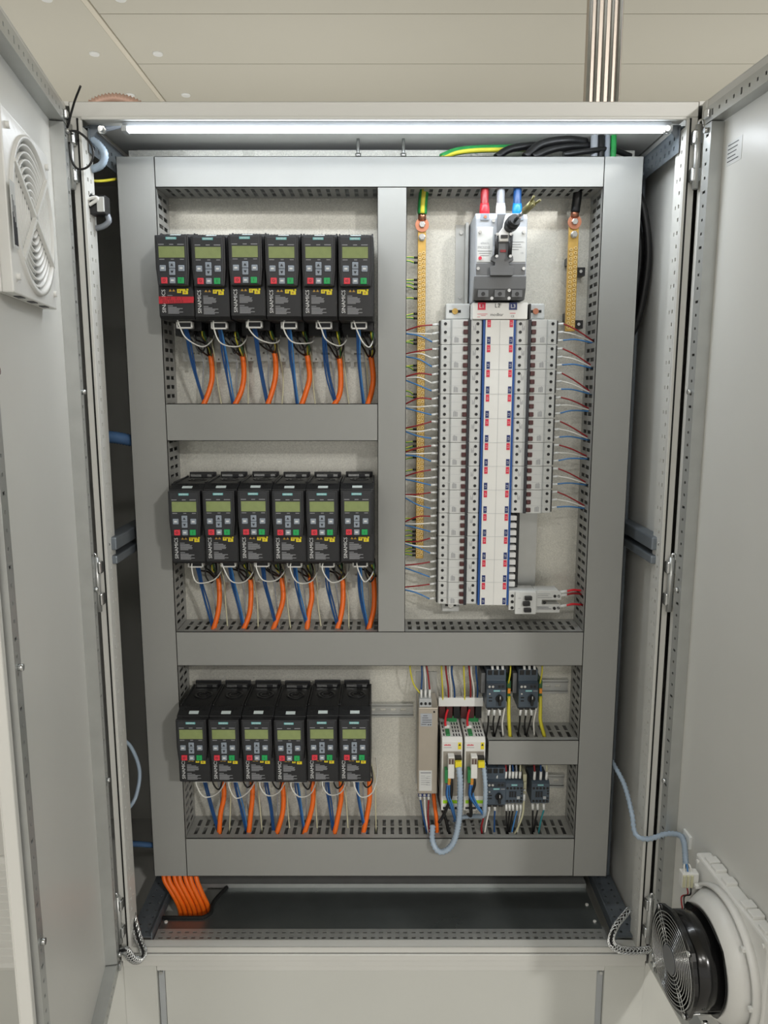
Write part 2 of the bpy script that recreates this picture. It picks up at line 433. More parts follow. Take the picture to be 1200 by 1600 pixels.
MB().perf((-545, 1790, 1988), (1, 0, 0), (0, 0, 1), (0, 1, 0), us, [0, 6, 12, 18], lambda i, j: i % 2 == 1 and j == 1, 2).build('plate_rail', 'galv', cab)

# doors --------------------------------------------------------------
def door(name, hx, ang, s):
    """hinged on hx; local x runs from the hinge to the free edge, the inner side is s*y"""
    H = ZT - ZB - 8
    yb = lambda a: s * a
    m = MB()
    m.box(2, 598, yb(-20), yb(-18), 0, H)
    for a, b in ((2, 4), (596, 598)): m.box(a, b, yb(-18), yb(-1), 0, H)
    for a, b in ((0, 2), (H - 2, H)): m.box(4, 596, yb(-18), yb(-1), a, b)
    for a, b in ((4 if s > 0 else -7, 17), (583, 596)): m.box(a, b, yb(-3), yb(-1), 2, H - 2)
    for a, b in ((2, 15), (H - 15, H - 2)): m.box(17, 583, yb(-3), yb(-1), a, b)
    d = m.build(name, 'paint', cab, bevel=0.8, seg=1)
    d.location = ((hx - OFF[cab][0]) * S, (YF - 9 - OFF[cab][1]) * S, (ZB + 4) * S); d.rotation_euler = (0, 0, ang)
    # re-express the mesh in the door's own frame
    for v in d.data.vertices: v.co += Vector(OFF[cab]) * S
    OFF[d] = (0, 0, 0)
    # perforated tubular stiffeners
    def rail(vertical, p0, p1, q):
        L = p1 - p0; us = slots(L, 25, 5)
        hole = lambda i, j: i % 2 == 1 and (j == 2 or (i % 8 == 1 and j in (1, 3)))
        vs = [0, 8.5, 11, 17, 19.5, 28]
        mm = MB()
        if vertical:
            mm.perf((q, yb(7), p0), (0, 0, 1), (1, 0, 0), (0, -s, 0), us, vs, hole, 1.5)
            mm.box(q, q + 2, yb(-17.9), yb(5.5), p0, p1).box(q + 26, q + 28, yb(-17.9), yb(5.5), p0, p1)
            mm.box(q + 2, q + 26, yb(-17.9), yb(-17), p0, p1)
        else:
            mm.perf((p0, yb(7), q), (1, 0, 0), (0, 0, 1), (0, -s, 0), us, vs, hole, 1.5)
            mm.box(p0, p1, yb(-17.9), yb(5.5), q, q + 2).box(p0, p1, yb(-17.9), yb(5.5), q + 26, q + 28)
            mm.box(p0, p1, yb(-17.9), yb(-17), q + 2, q + 26)
        r = mm.build('stiffener_rail', 'galv', d)
        return r
    rail(True, 50, H - 50, 22); rail(True, 50, H - 50, 548)
    rail(False, 24, 576, 20); rail(False, 24, 576, H - 48)
    for z in (62, 480, 900, 1300, H - 62):
        for x in (36, 562):
            MB().cyl((x, z + (30 if x > 100 else 0)), 'y', 5, yb(7), yb(14), 8).build('screw', 'zinc', d)
    for x in (36, 562):
        for z in (34, H - 34): MB().box(x - 8, x + 8, yb(7), yb(13), z - 8, z + 8).build('corner_screw', 'zinc', d, bevel=2)
    return d
AL, AR = -math.radians(80), -math.radians(86)
dl = door('left_door', -606, AL, 1); dr = door('right_door', 606, AR, -1)
# hinges
def hinge(s, z):
    x = s * 597; yy = YF - 10
    h = MB().box(x - s * 2, x + s * 8, yy - 2, yy + 8, z - 46, z + 46).build('hinge', 'galv', cab, bevel=1.5)
    for dz in (-34, 34):
        MB().box(x - s * 10, x + s * 9, yy - 9, yy + 9, z + dz - 13, z + dz + 13).build('knuckle', 'zinc', h, bevel=3)
    MB().cyl((x, yy - 4), 'z', 6, z - 60, z + 56, 12).build('pin', 'galv', h)
    MB().tube(spline([(x, yy - 4, z + 54), (x, yy - 5, z + 62), (x + s * 6, yy - 6, z + 62), (x + s * 8, yy - 6, z + 50)]), 2.6, 6).build('pin_clip', 'zinc', h)
for s in (-1, 1):
    for z in (1924, 1085, 308): hinge(s, z)

# ================================================================== mounting plate and wiring ducts
mp = MB().box(-562, 552, YP, YP + 3, 296, 2003).build('mounting_plate', 'plate', solo=True)
tag(mp, 'bright galvanised mounting plate behind all the devices', 'mounting plate')
DG = 'grey slotted wiring ducts of the panel'
def duct(vertical, a0, a1, b0, b1, label, walls=(0, 1)):
    """a: along the duct, b: across it"""
    if vertical: base = ((b0 + b1) / 2, YP, a0)
    else: base = ((a0 + a1) / 2, YP, b0)
    t = thing('wiring_duct', label, 'wiring duct', base, DG)
    L = a1 - a0
    us = slots(L, 20, 8.5); vs = [0, 9, 16, 44, 49, 80, 96]
    hole = lambda i, j: i % 2 == 1 and j in (2, 4)
    for k in walls:
        b = (b0 + .8, b1 - .8)[k]; wdir = (1, -1)[k]
        m = MB()
        if vertical: m.perf((b, YP - 1, a0), (0, 0, 1), (0, -1, 0), (wdir, 0, 0), us, vs, hole, 1.6)
        else: m.perf((a0, YP - 1, b), (1, 0, 0), (0, -1, 0), (0, 0, wdir), us, vs, hole, 1.6)
        m.build('slotted_wall', 'duct', t)
    m = MB()
    if vertical: m.box(b0 + 1, b1 - 1, YP - 2.6, YP - 1, a0, a1)
    else: m.box(a0, a1, YP - 2.6, YP - 1, b0 + 1, b1 - 1)
    m.build('base', 'duct', t)
    m = MB()
    g = .7
    if vertical: m.box(b0, b1, YD, YD + 2.2, a0 + g, a1 - g).box(b0, b0 + 1.2, YD, YD + 10, a0 + g, a1 - g).box(b1 - 1.2, b1, YD, YD + 10, a0 + g, a1 - g)
    else: m.box(a0 + g, a1 - g, YD, YD + 2.2, b0, b1).box(a0 + g, a1 - g, YD, YD + 10, b0, b0 + 1.2).box(a0 + g, a1 - g, YD, YD + 10, b1 - 1.2, b1)
    m.build('cover', 'duct', t)
    return t
duct(True, 316, 1963, -558, -478, 'tall grey wiring duct at the left edge of the panel')
duct(True, 316, 1963, 459, 541, 'tall grey wiring duct at the right edge of the panel')
duct(False, -478, 459, 1902, 1963, 'brightly lit grey wiring duct along the top of the panel')
duct(True, 934, 1902, -14, 48, 'vertical grey wiring duct between the drives and the breakers')
duct(False, -478, -14, 1372, 1453, 'grey wiring duct between the top and middle rows of drives')
duct(False, -478, 459, 852, 934, 'grey wiring duct across the panel above the bottom row of drives')
duct(False, -478, 459, 316, 416, 'grey wiring duct along the bottom of the panel')
duct(False, 246, 459, 606, 668, 'short grey wiring duct between motor protectors and contactors')

# ================================================================== frequency drives
def make_drive():
    """local frame: x across, y = 0 at the mounting plate and negative towards the room, z = 0 at the lower edge of the front"""
    t = thing('frequency_drive', 'x', 'frequency drive', (0, 0, 0), 'black frequency drives in three rows', local=True)
    m = MB(); prof = [(-22, -6), (-22, 165), (-156, 165), (-184, 156), (-184, 0), (-176, -6)]
    m.prism(prof, 'x', -35.6, 35.6)
    for s in (-1, 1): m.box(s * 35.4, s * 32, -150, -30, 164, 168.5)
    body = m.build('body', 'drive_side', t, bevel=1.2)
    MB().box(-33.5, 33.5, -186, -183, 0, 58).build('front_cover', 'drive_black', body, bevel=.8)
    MB().box(-34.6, 34.6, -72, -2, -32, 150).build('heat_sink', 'drive_side', t)
    # top: fan grille, vents, rear clip
    g = MB().ringwall((2, -88), 'z', 21, 15.5, 165, 166.2, 20).ringwall((2, -88), 'z', 12, 8, 165, 166.2, 16)
    for k in range(5):
        a = k * 2 * PI / 5 + .3
        g.prism([(2 + r * math.cos(a + d), -88 + r * math.sin(a + d)) for r, d in ((8, -.12), (21, -.06), (21, .06), (8, .12))], 'z', 165, 166)
    g.build('fan_grille', 'black', t)
    v = MB()
    for k in range(9):
        x = -26 + k * 6
        v.box(x, x + 3.2, -152, -144, 164.6, 165.3)
        y0 = -160; v.prism([(-158, 164.5), (-168, 161.2), (-168, 161.8), (-158, 165.2)], 'x', x - 1, x + 2.2)
    v.build('vent_slots', 'black', t)['kind'] = 'stuff'
    MB().box(-26, 26, -44, -30, 165, 173).box(-31, 31, -27, -22, 160, 176).build('rear_clip', 'drive_black', t, bevel=1)
    MB().box(-24, 0, -46, -44, 167, 172).box(14, 24, -46, -44, 167, 172).build('spring', 'zinc', t)
    MB().prism([(-170, 160.6), (-178, 158), (-178, 159.2), (-170, 161.8)], 'x', -10, 11).build('rating_badge', 'badge', t)
    # operator panel
    top = [(-33.5, 155), (33.5, 155), (33.5, 92), (30.5, 58), (-30.5, 58), (-33.5, 92)]
    c = MB().prism(top, 'y', -184, -203).build('operator_panel', 'drive_black', t, bevel=1.6)
    ins = [(-29.5, 152), (29.5, 152), (29.5, 94), (27, 60), (-27, 60), (-29.5, 94)]
    MB().prism(ins, 'y', -202, -204.5).build('panel_face', 'drive_panel', c, bevel=1)
    MB().box(-25.5, 25.5, -205.2, -204, 111.5, 133).build('display', 'lcd', c)
    q = MB()
    for x0, x1 in ((-26, -15), (-4, 4), (12, 25)): q.box(x0, x1, -204.8, -204.2, 136, 137.6)
    for x0, x1 in ((-25, -15), (-2, 4), (16, 24)): q.box(x0, x1, -204.8, -204.2, 107.6, 109)
    q.build('menu_marks', 'print_grey', c)['kind'] = 'stuff'
    b = MB().box(-10.5, 10.5, -205.4, -204, 146.2, 150.8).build('brand_plate', 'teal', c)
    MB().text('SIEMENS', 4.6, 0, -205.6, 148.4, 0).build('brand_text', 'print_white', b)
    def key(x, z, mt, w_=12, h_=11.5, sym=None):
        k = MB().box(x - w_ / 2, x + w_ / 2, -207.4, -204, z - h_ / 2, z + h_ / 2).build('key', mt, c, bevel=1)
        y_ = -207.7
        p = MB()
        if sym == 'up': p.prism([(x - 3, z - 2), (x + 3, z - 2), (x, z + 3)], 'y', y_, y_ + .5)
        elif sym == 'dn': p.prism([(x - 3, z + 2), (x + 3, z + 2), (x, z - 3)], 'y', y_, y_ + .5)
        elif sym == 'o': p.ringwall((x, z), 'y', 2.7, 1.8, y_, y_ + .5, 12)
        elif sym == 'i': p.box(x - .5, x + .5, y_, y_ + .5, z - 2.6, z + 2.6)
        else: p.box(x - 3, x + 3, y_, y_ + .5, z - 1.6, z + 1.6)
        p.build('key_symbol', {'up': 'print_dark', 'dn': 'print_dark', 'o': 'maroon', 'i': 'dark_green'}.get(sym, 'print_white'), k)
    key(-18.5, 91, 'key_grey'); key(18.5, 91, 'key_grey')
    key(0, 97.2, 'key_grey', 12, 12.5, 'up'); key(0, 84, 'key_grey', 12, 12.5, 'dn')
    key(-16.5, 67.5, 'key_red', 12.5, 12, 'o'); key(0, 67.5, 'key_grey', 11.5, 11.5); key(16.5, 67.5, 'key_green', 12.5, 12, 'i')
    # rating and warning print on the front cover
    y_ = -186.4
    p = MB().text('SINAMICS', 10.6, -24.5, y_, 29.5, 0, rot=PI / 2)
    rr = random.Random(3)
    for z0, n_ in ((40, 1), (37, 6), (19.5, 1), (16.5, 6)):
        for k in range(n_):
            L = 10 if n_ == 1 else rr.uniform(20, 33) - abs(k - 2) * 1.2
            p.box(-17, -17 + L, y_, y_ + .3, z0 - k * 2.3, z0 - k * 2.3 + 1.3, 1)
    for x in (-14, -7): p.prism([(x, 48.5), (x + 6, 48.5), (x + 3, 53.5)], 'y', y_, y_ + .4, 3)
    p.box(3, 11, y_, y_ + .4, 45.5, 53.5, 2); p.box(11, 20, y_, y_ + .4, 50, 53.5, 2); p.box(14, 25, y_, y_ + .4, 43, 50, 2); p.box(22, 26, y_, y_ + .4, 50.5, 54, 2)
    p.box(5.5, 8.5, y_ - .1, y_, 47.5, 51.5, 3); p.box(17, 21, y_ - .1, y_, 45, 48.5, 3)
    p.build('warning_print', ['print_white', 'print_grey', 'yellow', 'amber'], body)
    # below: plug frame, power terminal, shield plate
    f = MB(); x0, x1, z0, z1, ya, yb_ = -12, 22, -22, -7, -150, -134
    f.box(x0, x1, ya, yb_, z0, z0 + 3).box(x0, x1, ya, yb_, z1 - 3, z1).box(x0, x0 + 3.4, ya, yb_, z0, z1).box(x1 - 3.4, x1, ya, yb_, z0, z1)
    pf = f.build('shield_clamp', 'white_plastic', t, bevel=.8)
    MB().box(-9, 19, -146, -126, -19, -9).build('plug', 'print_dark', pf)
    MB().box(8, 34, -118, -74, -24, -5).build('power_terminal', 'black', t, bevel=1)
    us = [-31, -24, -21, -10, -4, 3, 8, 20, 24, 31]; vs = [-86, -82, -78, -70, -66, -50, -46, 0]
    sp = MB().perf((0, -30, 0), (1, 0, 0), (0, 0, 1), (0, -1, 0), us, vs, lambda i, j: (j == 1 and i in (1, 7)) or (j == 3 and i in (3, 5)) or (j == 5 and i in (4, 5, 7)), 1.5)
    for x in (-14, 18): sp.box(x - 4, x + 4, -31.5, -30, -100, -86)
    sp.build('shield_plate', 'shield_steel', t)
    kids(t)
    return t
DR = make_drive()
ROWS = [('top', 1632., -422.5, 72.9), ('middle', 1120., -419.5, 72.4), ('bottom', 611., -426., 72.1)]
ZDUCT = [1453, 934, 416]
POS = ['leftmost', 'second from left', 'third from left', 'fourth from left', 'second from right', 'rightmost']
ODN = ['first', 'second', 'third', 'fourth', 'fifth', 'sixth']
first = True
R = random.Random(11)
for r, (rn, zb, x0, px) in enumerate(ROWS):
    zd = ZDUCT[r]
    for i in range(6):
        c = x0 + px * i + R.uniform(-.6, .6); z = zb + R.uniform(-1.2, 1.2)
        lab = 'black frequency drive with green display and coloured keys, %s in the %s row' % (POS[i], rn)
        if r == 0 and i == 0: lab = 'leftmost top row frequency drive, black with red handwritten tape'
        if first: o = DR; o.location = (c * S, YP * S, z * S); o['label'] = lab; first = False
        else: o = dup(DR, (c, YP, z), lab)
        if r == 0 and i == 0: drive_one = (c, z)
        W = lambda dx, dy, dz: (c + dx, YP + dy, z + dz)
        where = 'below the %s drive of the %s row' % (ODN[i], rn)
        j = lambda a=4: R.uniform(-a, a)
        nar = .68 if i == 5 and r < 2 else 1.
        end = zd - z - 14
        # motor cable: orange sheath with black and green-yellow cores fanned out
        bx = 30 + j(3); bot = 16 + j(6); top = -72 + j(5)
        mc = thing('motor_cable', 'orange motor cable with black cores ' + where, 'cable', W(bot, -70, end), 'orange motor cables under the drives')
        MB().tube(spline([W(bx - 1, -36, top + 4), W(bx + 2, -38, top - 14), W(bx + 4 + j(2), -48, top - 50), W(bx - 1 + j(3), -58, top - 84), W(bot, -72, end)]), 6.1, 10).build('sheath', 'orange', mc)
        for k, mt in enumerate(('black_wire', 'black_wire', 'black_wire', 'yellow_wire', 'dark_green')):
            sx = 10 + 6 * k if k < 4 else 31
            bl = (-16, -6, 10, 4, 6)[k] + j(3)
            MB().tube(spline([W(sx, -92, -18), W(sx + bl * .6, -96 - j(6), -36 + j(4)), W(bx + bl, -72 + j(8), -56 + j(7)), W(bx + bl * .3 + (k - 2), -46, top + 4 - abs(j(5))), W(bx + (k - 2) * 1.5, -37, top)]), 2.1 if k < 3 else 1.7, 6).build('core', mt, mc)
        # a black slack loop reaching up again
        wire('cable_loop', [W(34 + j(2), -88, -16), W(40 + j(3), -104, -44 + j(4)), W(28 + j(3), -96, -66 + j(5)), W(16 + j(3), -98, -46 + j(5)), W(18, -88, -16)], 1.9, 'black_wire',
             'thin black slack wire loop ' + where, 'wire', 'black slack loops under the drives', 6)
        # blue control wires
        sw = j(10); bw = thing('control_wires', 'bundle of blue control wires ' + where, 'cable', W(20 + sw, -60, end), 'blue control wire bundles under the drives')
        for k in range(3):
            o2 = (k - 1) * 3.2
            MB().tube(spline([W(2 + o2, -134, -15), W(3 + o2, -118, -34), W(3 + o2 + j(1.5), -92, -76), W(8 + o2 + sw * .3 + j(2), -74, -128), W(20 + o2 * .7 + sw, -62, end)]), 1.9, 6).build('wire', ('blue_wire', 'blue_wire', 'blue_light' if i % 2 else 'blue_wire')[k], bw)
        # white jumper slung under the drive
        wire('jumper_wire', [W(-4 + j(6), -160, 2), W(-1 + j(3), -168, -22), W(14 + j(3), -166, -48 + j(4)), W((38 + j(2)) * nar, -130, -54 + j(5)), W(50 * nar, -84, -40 + j(4)), W(46 * nar, -50, -14)], 1.5, 'white_wire',
             'thin white jumper wire slung ' + where, 'wire', 'white jumpers slung under the drives', 6)
        # pale control wires beside the motor cable
        for q, mt, nm in ((42 * nar - (1 - nar) * 24 + j(3), 'cream_wire', 'cream'), (14 + j(3), 'grey_wire', 'grey')):
            wire('control_wire', [W(q - 8, -40, -34), W(q + j(3), -30, -84), W(q + 4 + j(3), -40, -130), W(q + 9 + j(7), -56, end)], 1.7, mt,
                 'thin %s control wire %s' % (nm, where), 'wire', nm + ' control wires under the drives', 6)
# red tape on the first drive
c, z = drive_one
tp = MB().prism([(c - 34.5, z + 24), (c + 36, z + 26), (c + 37, z + 38), (c - 34.5, z + 38.5)], 'y', YP - 188.2, YP - 187.6)
tp.text('PC 168 .  V - 1', 7.4, c - 9, YP - 188.5, z + 34.6, 1).text('255.255.255.0', 7.6, c - 6, YP - 188.5, z + 28, 1)
tag(tp.build('tape_label', ['tape_red', 'maroon'], solo=True), 'red tape strip with dark handwriting stuck on the top left drive', 'label')

# ================================================================== breaker columns on the busbar
PZ = 17.64; ZC0 = 1633.
def make_mcb(s, name, group):
    """three-pole breaker lying on its side; local x runs outwards from the busbar (times s), y = 0 at its front, z = 0 at its lower edge"""
    t = thing(name, 'x', 'circuit breaker', (0, 0, 0), group, local=True)
    X = lambda a: s * a
    h = PZ * 3
    prof = [(X(0), 60), (X(0), 10), (X(3), 7), (X(24), 7), (X(26), 0), (X(66), 0), (X(70), 6), (X(88), 8), (X(90), 12), (X(90), 60)]
    b = MB().prism(prof, 'z', .4, h - .4).build('body', 'mcb', t, bevel=.8, seg=1)
    MB().box(X(90), X(93), 14, 40, 2, h - 2).build('terminal_mouth', 'black', t)
    MB().box(X(25.5), X(32), -3.4, .5, .8, h - .8).build('label_strip_holder', 'print_dark', t)
    for k in range(3):
        zc = PZ * (k + .5)
        g = MB().box(X(32.5), X(42), -6, .4, zc - 4.7, zc + 4.7).build('toggle', 'maroon', t, bevel=1)
        for x in (10, 80):
            MB().cyl((X(x), zc), 'y', 3.4, 6.0, 9, 10).build('terminal_screw', 'black', t)
    for k in (1, 2): MB().box(X(43), X(88), -.2, .3, PZ * k - .25, PZ * k + .25).build('pole_gap', 'mcb_grey', b)
    MB().box(X(66.2), X(66.8), -.3, 3, .5, h - .5).build('cover_line', 'mcb_grey', b)
    lp = MB()
    rr = random.Random(5)
    for k in range(5): lp.box(X(52 + k * 2.0), X(53.2 + k * 2.0), -.3, .2, 4, 4 + rr.uniform(5, 13))
    lp.build('rating_print', 'print_grey', t)
    lp = MB()
    for k in range(3): lp.box(X(14 + k * 2.2), X(15 + k * 2.2), 6.6, 7.4, 30, 30 + rr.uniform(6, 14))
    lp.build('side_print', 'print_grey', t)
    kids(t)
    return t
XL, XR, YM = 213., 285., YD
ml = make_mcb(-1, 'circuit_breaker', 'white breakers in the left column'); mr_ = make_mcb(1, 'circuit_breaker', 'white breakers in the right column')
for i in range(12):
    z = ZC0 - PZ * 3 * (i + 1)
    lab = 'white three-pole breaker, %s from the top in the left column' % ORD[i]
    if i == 0: ml.location = (XL * S, YM * S, z * S); ml['label'] = lab
    else: dup(ml, (XL, YM, z), lab)
for i in range(8):
    z = ZC0 - PZ * 3 * (i + 1)
    lab = 'white three-pole breaker, %s from the top in the right column' % ORD[i]
    if i == 0: mr_.location = (XR * S, YM * S, z * S); mr_['label'] = lab
    else: dup(mr_, (XR, YM, z), lab)
zlow = ZC0 - PZ * 36
# busbar
bb = thing('busbar', 'white busbar cover with red and blue phase markers between the breaker columns', 'busbar', (249, YP, zlow))
MB().box(190, 308, YM + 42, YM + 70, zlow - 2, ZC0 + 34).build('base', 'black', bb)
MB().box(219, 279.5, YM + 1, YM + 12, zlow - 1, ZC0 - 1).build('cover', 'white_plastic', bb, bevel=1)
MB().box(214, 218.5, YM + 3, YM + 40, zlow - 1, ZC0 - 1).build('edge_strip', 'blue_bar', bb)
MB().box(280, 284.5, YM + 3, YM + 40, zlow - 1, ZC0 - 1).build('edge_strip', 'blue_bar', bb)
g = MB().box(249.6, 250.2, YM + .6, YM + 2, zlow, ZC0 - 2)
for i in range(1, 12): g.box(219.5, 279, YM + .6, YM + 2, ZC0 - PZ * 3 * i - .3, ZC0 - PZ * 3 * i + .3)
g.build('cover_joints', 'mcb_grey', bb)
for i in range(12):
    for xx in (222.5, 270.5):
        for k, nm in enumerate(('L1', '2', 'L3')):
            zc = ZC0 - PZ * (3 * i + k + .5)
            if k == 1: continue
            p = MB().box(xx, xx + 7.5, YM + .3, YM + 2, zc - 7.6, zc + 7.6, 0).text(nm, 6, xx + 3.7, YM + .1, zc, 1, rot=PI / 2)
            p.build('phase_marker', ['label_red' if k == 0 else 'label_navy', 'print_white'], bb)
# head block with the phase names
hb = thing('feed_in_block', 'white busbar feed-in block marked L1, L2 and L3 under the main switch', 'terminal block', (249, YP, ZC0))
MB().prism([(190, ZC0), (308, ZC0), (308, ZC0 + 35), (190, ZC0 + 35)], 'y', YM - 2, YM + 60).build('housing', 'white_plastic', hb, bevel=1.5)
MB().box(311, 315, YM - 2, YM + 40, ZC0 + 1, ZC0 + 32).build('side_latch', 'black', hb)
p = MB().box(201, 217.5, YM - 3, YM - 1.5, ZC0 + 19.5, ZC0 + 35, 0).text('L1', 11, 209.2, YM - 3.3, ZC0 + 26.8, 1); p.build('phase_label', ['label_red', 'print_white'], hb)
p = MB().box(268, 285, YM - 3, YM - 1.5, ZC0 + 19.5, ZC0 + 35, 0).text('L3', 11, 276.5, YM - 3.3, ZC0 + 26.8, 1); p.build('phase_label', ['label_navy', 'print_white'], hb)
p = MB().text('L2', 12, 243, YM - 2.4, ZC0 + 28).text('modbar', 9, 242, YM - 2.4, ZC0 + 9.5).text('CE', 6, 276, YM - 2.4, ZC0 + 6)
p.build('print', 'print_dark', hb)
p = MB()
for k, (a, b) in enumerate(((200, 222), (208, 218), (200, 206))): p.box(a, b, YM - 2.6, YM - 2.2, ZC0 + 10.4 - k * 3, ZC0 + 11.2 - k * 3)
p.box(270, 282, YM - 2.6, YM - 2.2, ZC0 + 12, ZC0 + 13)
p.build('small_print', 'label_red', hb)
# busbar teeth below the short right column
bt = thing('busbar_comb', 'white comb of free busbar slots below the right breaker column', 'busbar', (296, YP, 1032))
for k in range(10):
    z = 1202 - k * 17.2
    MB().box(285.5, 302, YM + 22, YM + 50, z - 12.5, z - 1).build('slot_cover', 'white_plastic', bt, bevel=1.5)
MB().box(302, 309, YM + 30, YM + 50, 1032, 1206).build('back_strip', 'black', bt)
for nm, x0, x1 in (('left', 137, 178), ('right', 316, 357)):
    t = thing('carrier_rail', 'grey metal carrier rail with slotted feet behind the %s breaker column' % nm, 'rail', ((x0 + x1) / 2, YP, 968))
    MB().box(x0, x1, YP - 34, YP - 30, 996, 1640).build('strip', 'galv', t)
    for z0, z1 in ((964, 1000), (1638, 1672)):
        xx0, xx1 = (x0, x1 + 14) if z0 > 1500 and nm == 'left' else (x0, x1)
        f = MB().box(xx0, xx1, YP - 42, YP - 2, z0, z1).build('foot', 'mcb', t, bevel=3)
        xm = (x0 + x1) / 2; zm = z0 + 17
        MB().box(xm - 13, xm + 13, YP - 42.6, YP - 41, zm - 3, zm + 3).build('foot_slot', 'black', f)
        MB().cyl((xm, zm), 'y', 6.5, YP - 46, YP - 42, 12).cyl((xm, zm), 'y', 3, YP - 47, YP - 46, 6).build('screw', 'brass' if z0 > 1500 and nm == 'left' else 'copper' if z0 > 1500 else 'zinc', f)
# wires with white sleeves
def trio(i, right):
    z = ZC0 - PZ * 3 * (i + .5); sgn = 1 if right else -1
    xa = (XR + 92) if right else (XL - 92); xe = 466 if right else 42
    side = 'right' if right else 'left'
    je = R.uniform(-10, 6)
    for k, (mt, nm) in enumerate((('red_wire', 'red'), ('white_wire', 'white'), ('blue_light', 'blue'))):
        zk = z + PZ * (1 - k); ze = z + (je - 14 if right else je + 4) - k * 2
        t = thing('breaker_wire', '%s wire from the %s breaker down the %s column' % (nm, ORD[i], side), 'wire', (xa, YM + 26, zk), 'coloured wires of the %s breaker column' % side)
        a = (xa, YM + 26, zk); b = (xa + sgn * 15, YM + 27, zk + (1.5 if right else R.uniform(-3, 1)))
        MB().tube([a, b], 2.6, 8).build('sleeve', 'plate_white', t)
        mid = (xa + sgn * 44, YM + 30 + R.uniform(-4, 4), zk * .55 + ze * .45 + (5 if right else R.uniform(-4, 7)))
        MB().tube(spline([b, mid, (xe, YM + 46, ze)]), 1.6, 6).build('wire_run', mt, t)
for i in range(12): trio(i, False)
for i in range(8): trio(i, True)

# ================================================================== main switch
ms = thing('main_switch', 'grey moulded-case main switch with dark toggle bracket above the busbar', 'switch', (243, YP, 1669))
b = MB(); prof = [(YP - 4, 1671), (1668, 1671), (1656, 1692), (1652, 1700), (1652, 1834), (1664, 1846), (YP - 4, 1846)]
b.prism(prof, 'x', 190, 297); case = b.build('case', 'sw_grey', ms, bevel=2)
prof = [(1666, 1671), (1652, 1693), (1650, 1718), (1662, 1718), (1690, 1671)]
MB().prism(prof, 'x', 189.4, 297.6).build('lower_cover', 'sw_dark', ms, bevel=1.2)
MB().box(192, 295, 1650.5, 1653, 1721, 1743).build('nameplate_band', 'sw_dark', ms)
for x0, x1 in ((193, 226), (262, 295)): MB().box(x0, x1, 1650, 1653, 1746, 1816).build('cover_plate', 'mcb', ms, bevel=1)
for x in (208, 243, 279):
    MB().box(x - 9, x + 9, 1649.8, 1653, 1830, 1842).build('terminal_window', 'key_grey', ms)
    MB().cyl((x + 1, 1836), 'y', 3.2, 1648.6, 1650, 10).build('terminal_screw', 'copper', ms)
    MB().box(x - 11, x + 11, 1650, 1653, 1676, 1690).build('lug_pocket', 'sw_dark', ms)
    MB().cyl((x, 1682), 'y', 4.2, 1649, 1650.4, 12).build('lug_hole', 'black', ms)
for x, z in ((226, 1828), (262, 1689), (196, 1733), (291, 1733), (199, 1806), (289, 1806), (226, 1673), (262, 1673)):
    MB().cyl((x, z), 'y', 3.4, 1647, 1651, 10).build('screw', 'zinc', ms)
p = MB()
p.text('eltech', 7, 209, 1649.7, 1784).text('MCS250', 7.2, 207, 1649.7, 1775.5)
for k, (a, bq) in enumerate(((195, 224), (198, 222), (200, 218))): p.box(a, bq, 1649.6, 1650, 1768 - k * 4.5, 1769 - k * 4.5)
for k, L in enumerate((24, 18, 20, 14)): p.box(266, 266 + L, 1649.6, 1650, 1786 - k * 5, 1787 - k * 5)
p.text('CE', 5, 287, 1649.7, 1764)
p.build('rating_print', 'print_grey', ms)
MB().cyl((200, 1754), 'y', 3.6, 1648.6, 1650, 14).build('test_button', 'label_red', ms)
br = [(221, 1718), (219, 1735), (230, 1738), (230, 1744), (221, 1748), (222, 1756), (233, 1764), (236, 1786), (257, 1786), (259, 1764), (267, 1756), (268, 1748), (259, 1744), (259, 1738), (270, 1735), (268, 1718)]
MB().prism(br, 'y', 1640, 1652).build('toggle_bracket', 'sw_dark', ms, bevel=1)
MB().box(234, 256, 1646, 1653, 1786, 1840).build('toggle_slot', 'sw_dark', ms)
for s in (-1, 1):
    x = 245 + s * 14
    a = MB().tube([(x, 1634, 1754), (x - s * 0, 1630, 1770), (x + s * 1, 1628, 1797)], 4.2, 8).build('lever_arm', 'black', ms)
    for z in (1754, 1797): MB().cyl((x, z), 'y', 3, 1624, 1638, 10).build('rivet', 'zinc', ms)
MB().prism([(236, 1784), (255, 1784), (257, 1804), (262, 1828), (255, 1838), (248, 1836), (243, 1812), (234, 1800)], 'y', 1630, 1640).build('crank', 'white_plastic', ms, bevel=1.5)
MB().box(239, 253, 1626, 1631, 1790, 1796).build('crank_window', 'black', ms)
MB().box(240, 252, 1638.6, 1640, 1764, 1769).build('red_mark', 'red_wire', ms)
ax = [(256, 1634, 1812), (264, 1606, 1822)]
MB().tube([ax[0], ax[1]], 12, 14).tube([(258, 1627, 1814.5), (262, 1612, 1819.5)], 14, 14).build('grommet', 'black', ms)
MB().tube([(263, 1610, 1820), (277, 1566, 1831)], 3.6, 8).build('shaft', 'zinc', ms)
tp = MB().tube([(276, 1570, 1830), (286, 1540, 1838)], 7, 10)
for k in range(3):
    a = k * 2.1; tp.tube([(285 + 5 * math.cos(a), 1542, 1837 + 5 * math.sin(a)), (290 + 8 * math.cos(a), 1528, 1841 + 8 * math.sin(a))], 2.4, 6)
tp.build('shaft_tip', 'tip_olive', ms)
sb = MB().box(180, 186, YP - 30, YP - 1, 1668, 1846).box(180, 198, YP - 4, YP - 1, 1668, 1846).box(160, 182, YP - 3, YP - 1, 1668, 1846)
t = sb.build('bracket', 'galv', solo=True); tag(t, 'galvanised angle bracket left of the main switch', 'bracket')
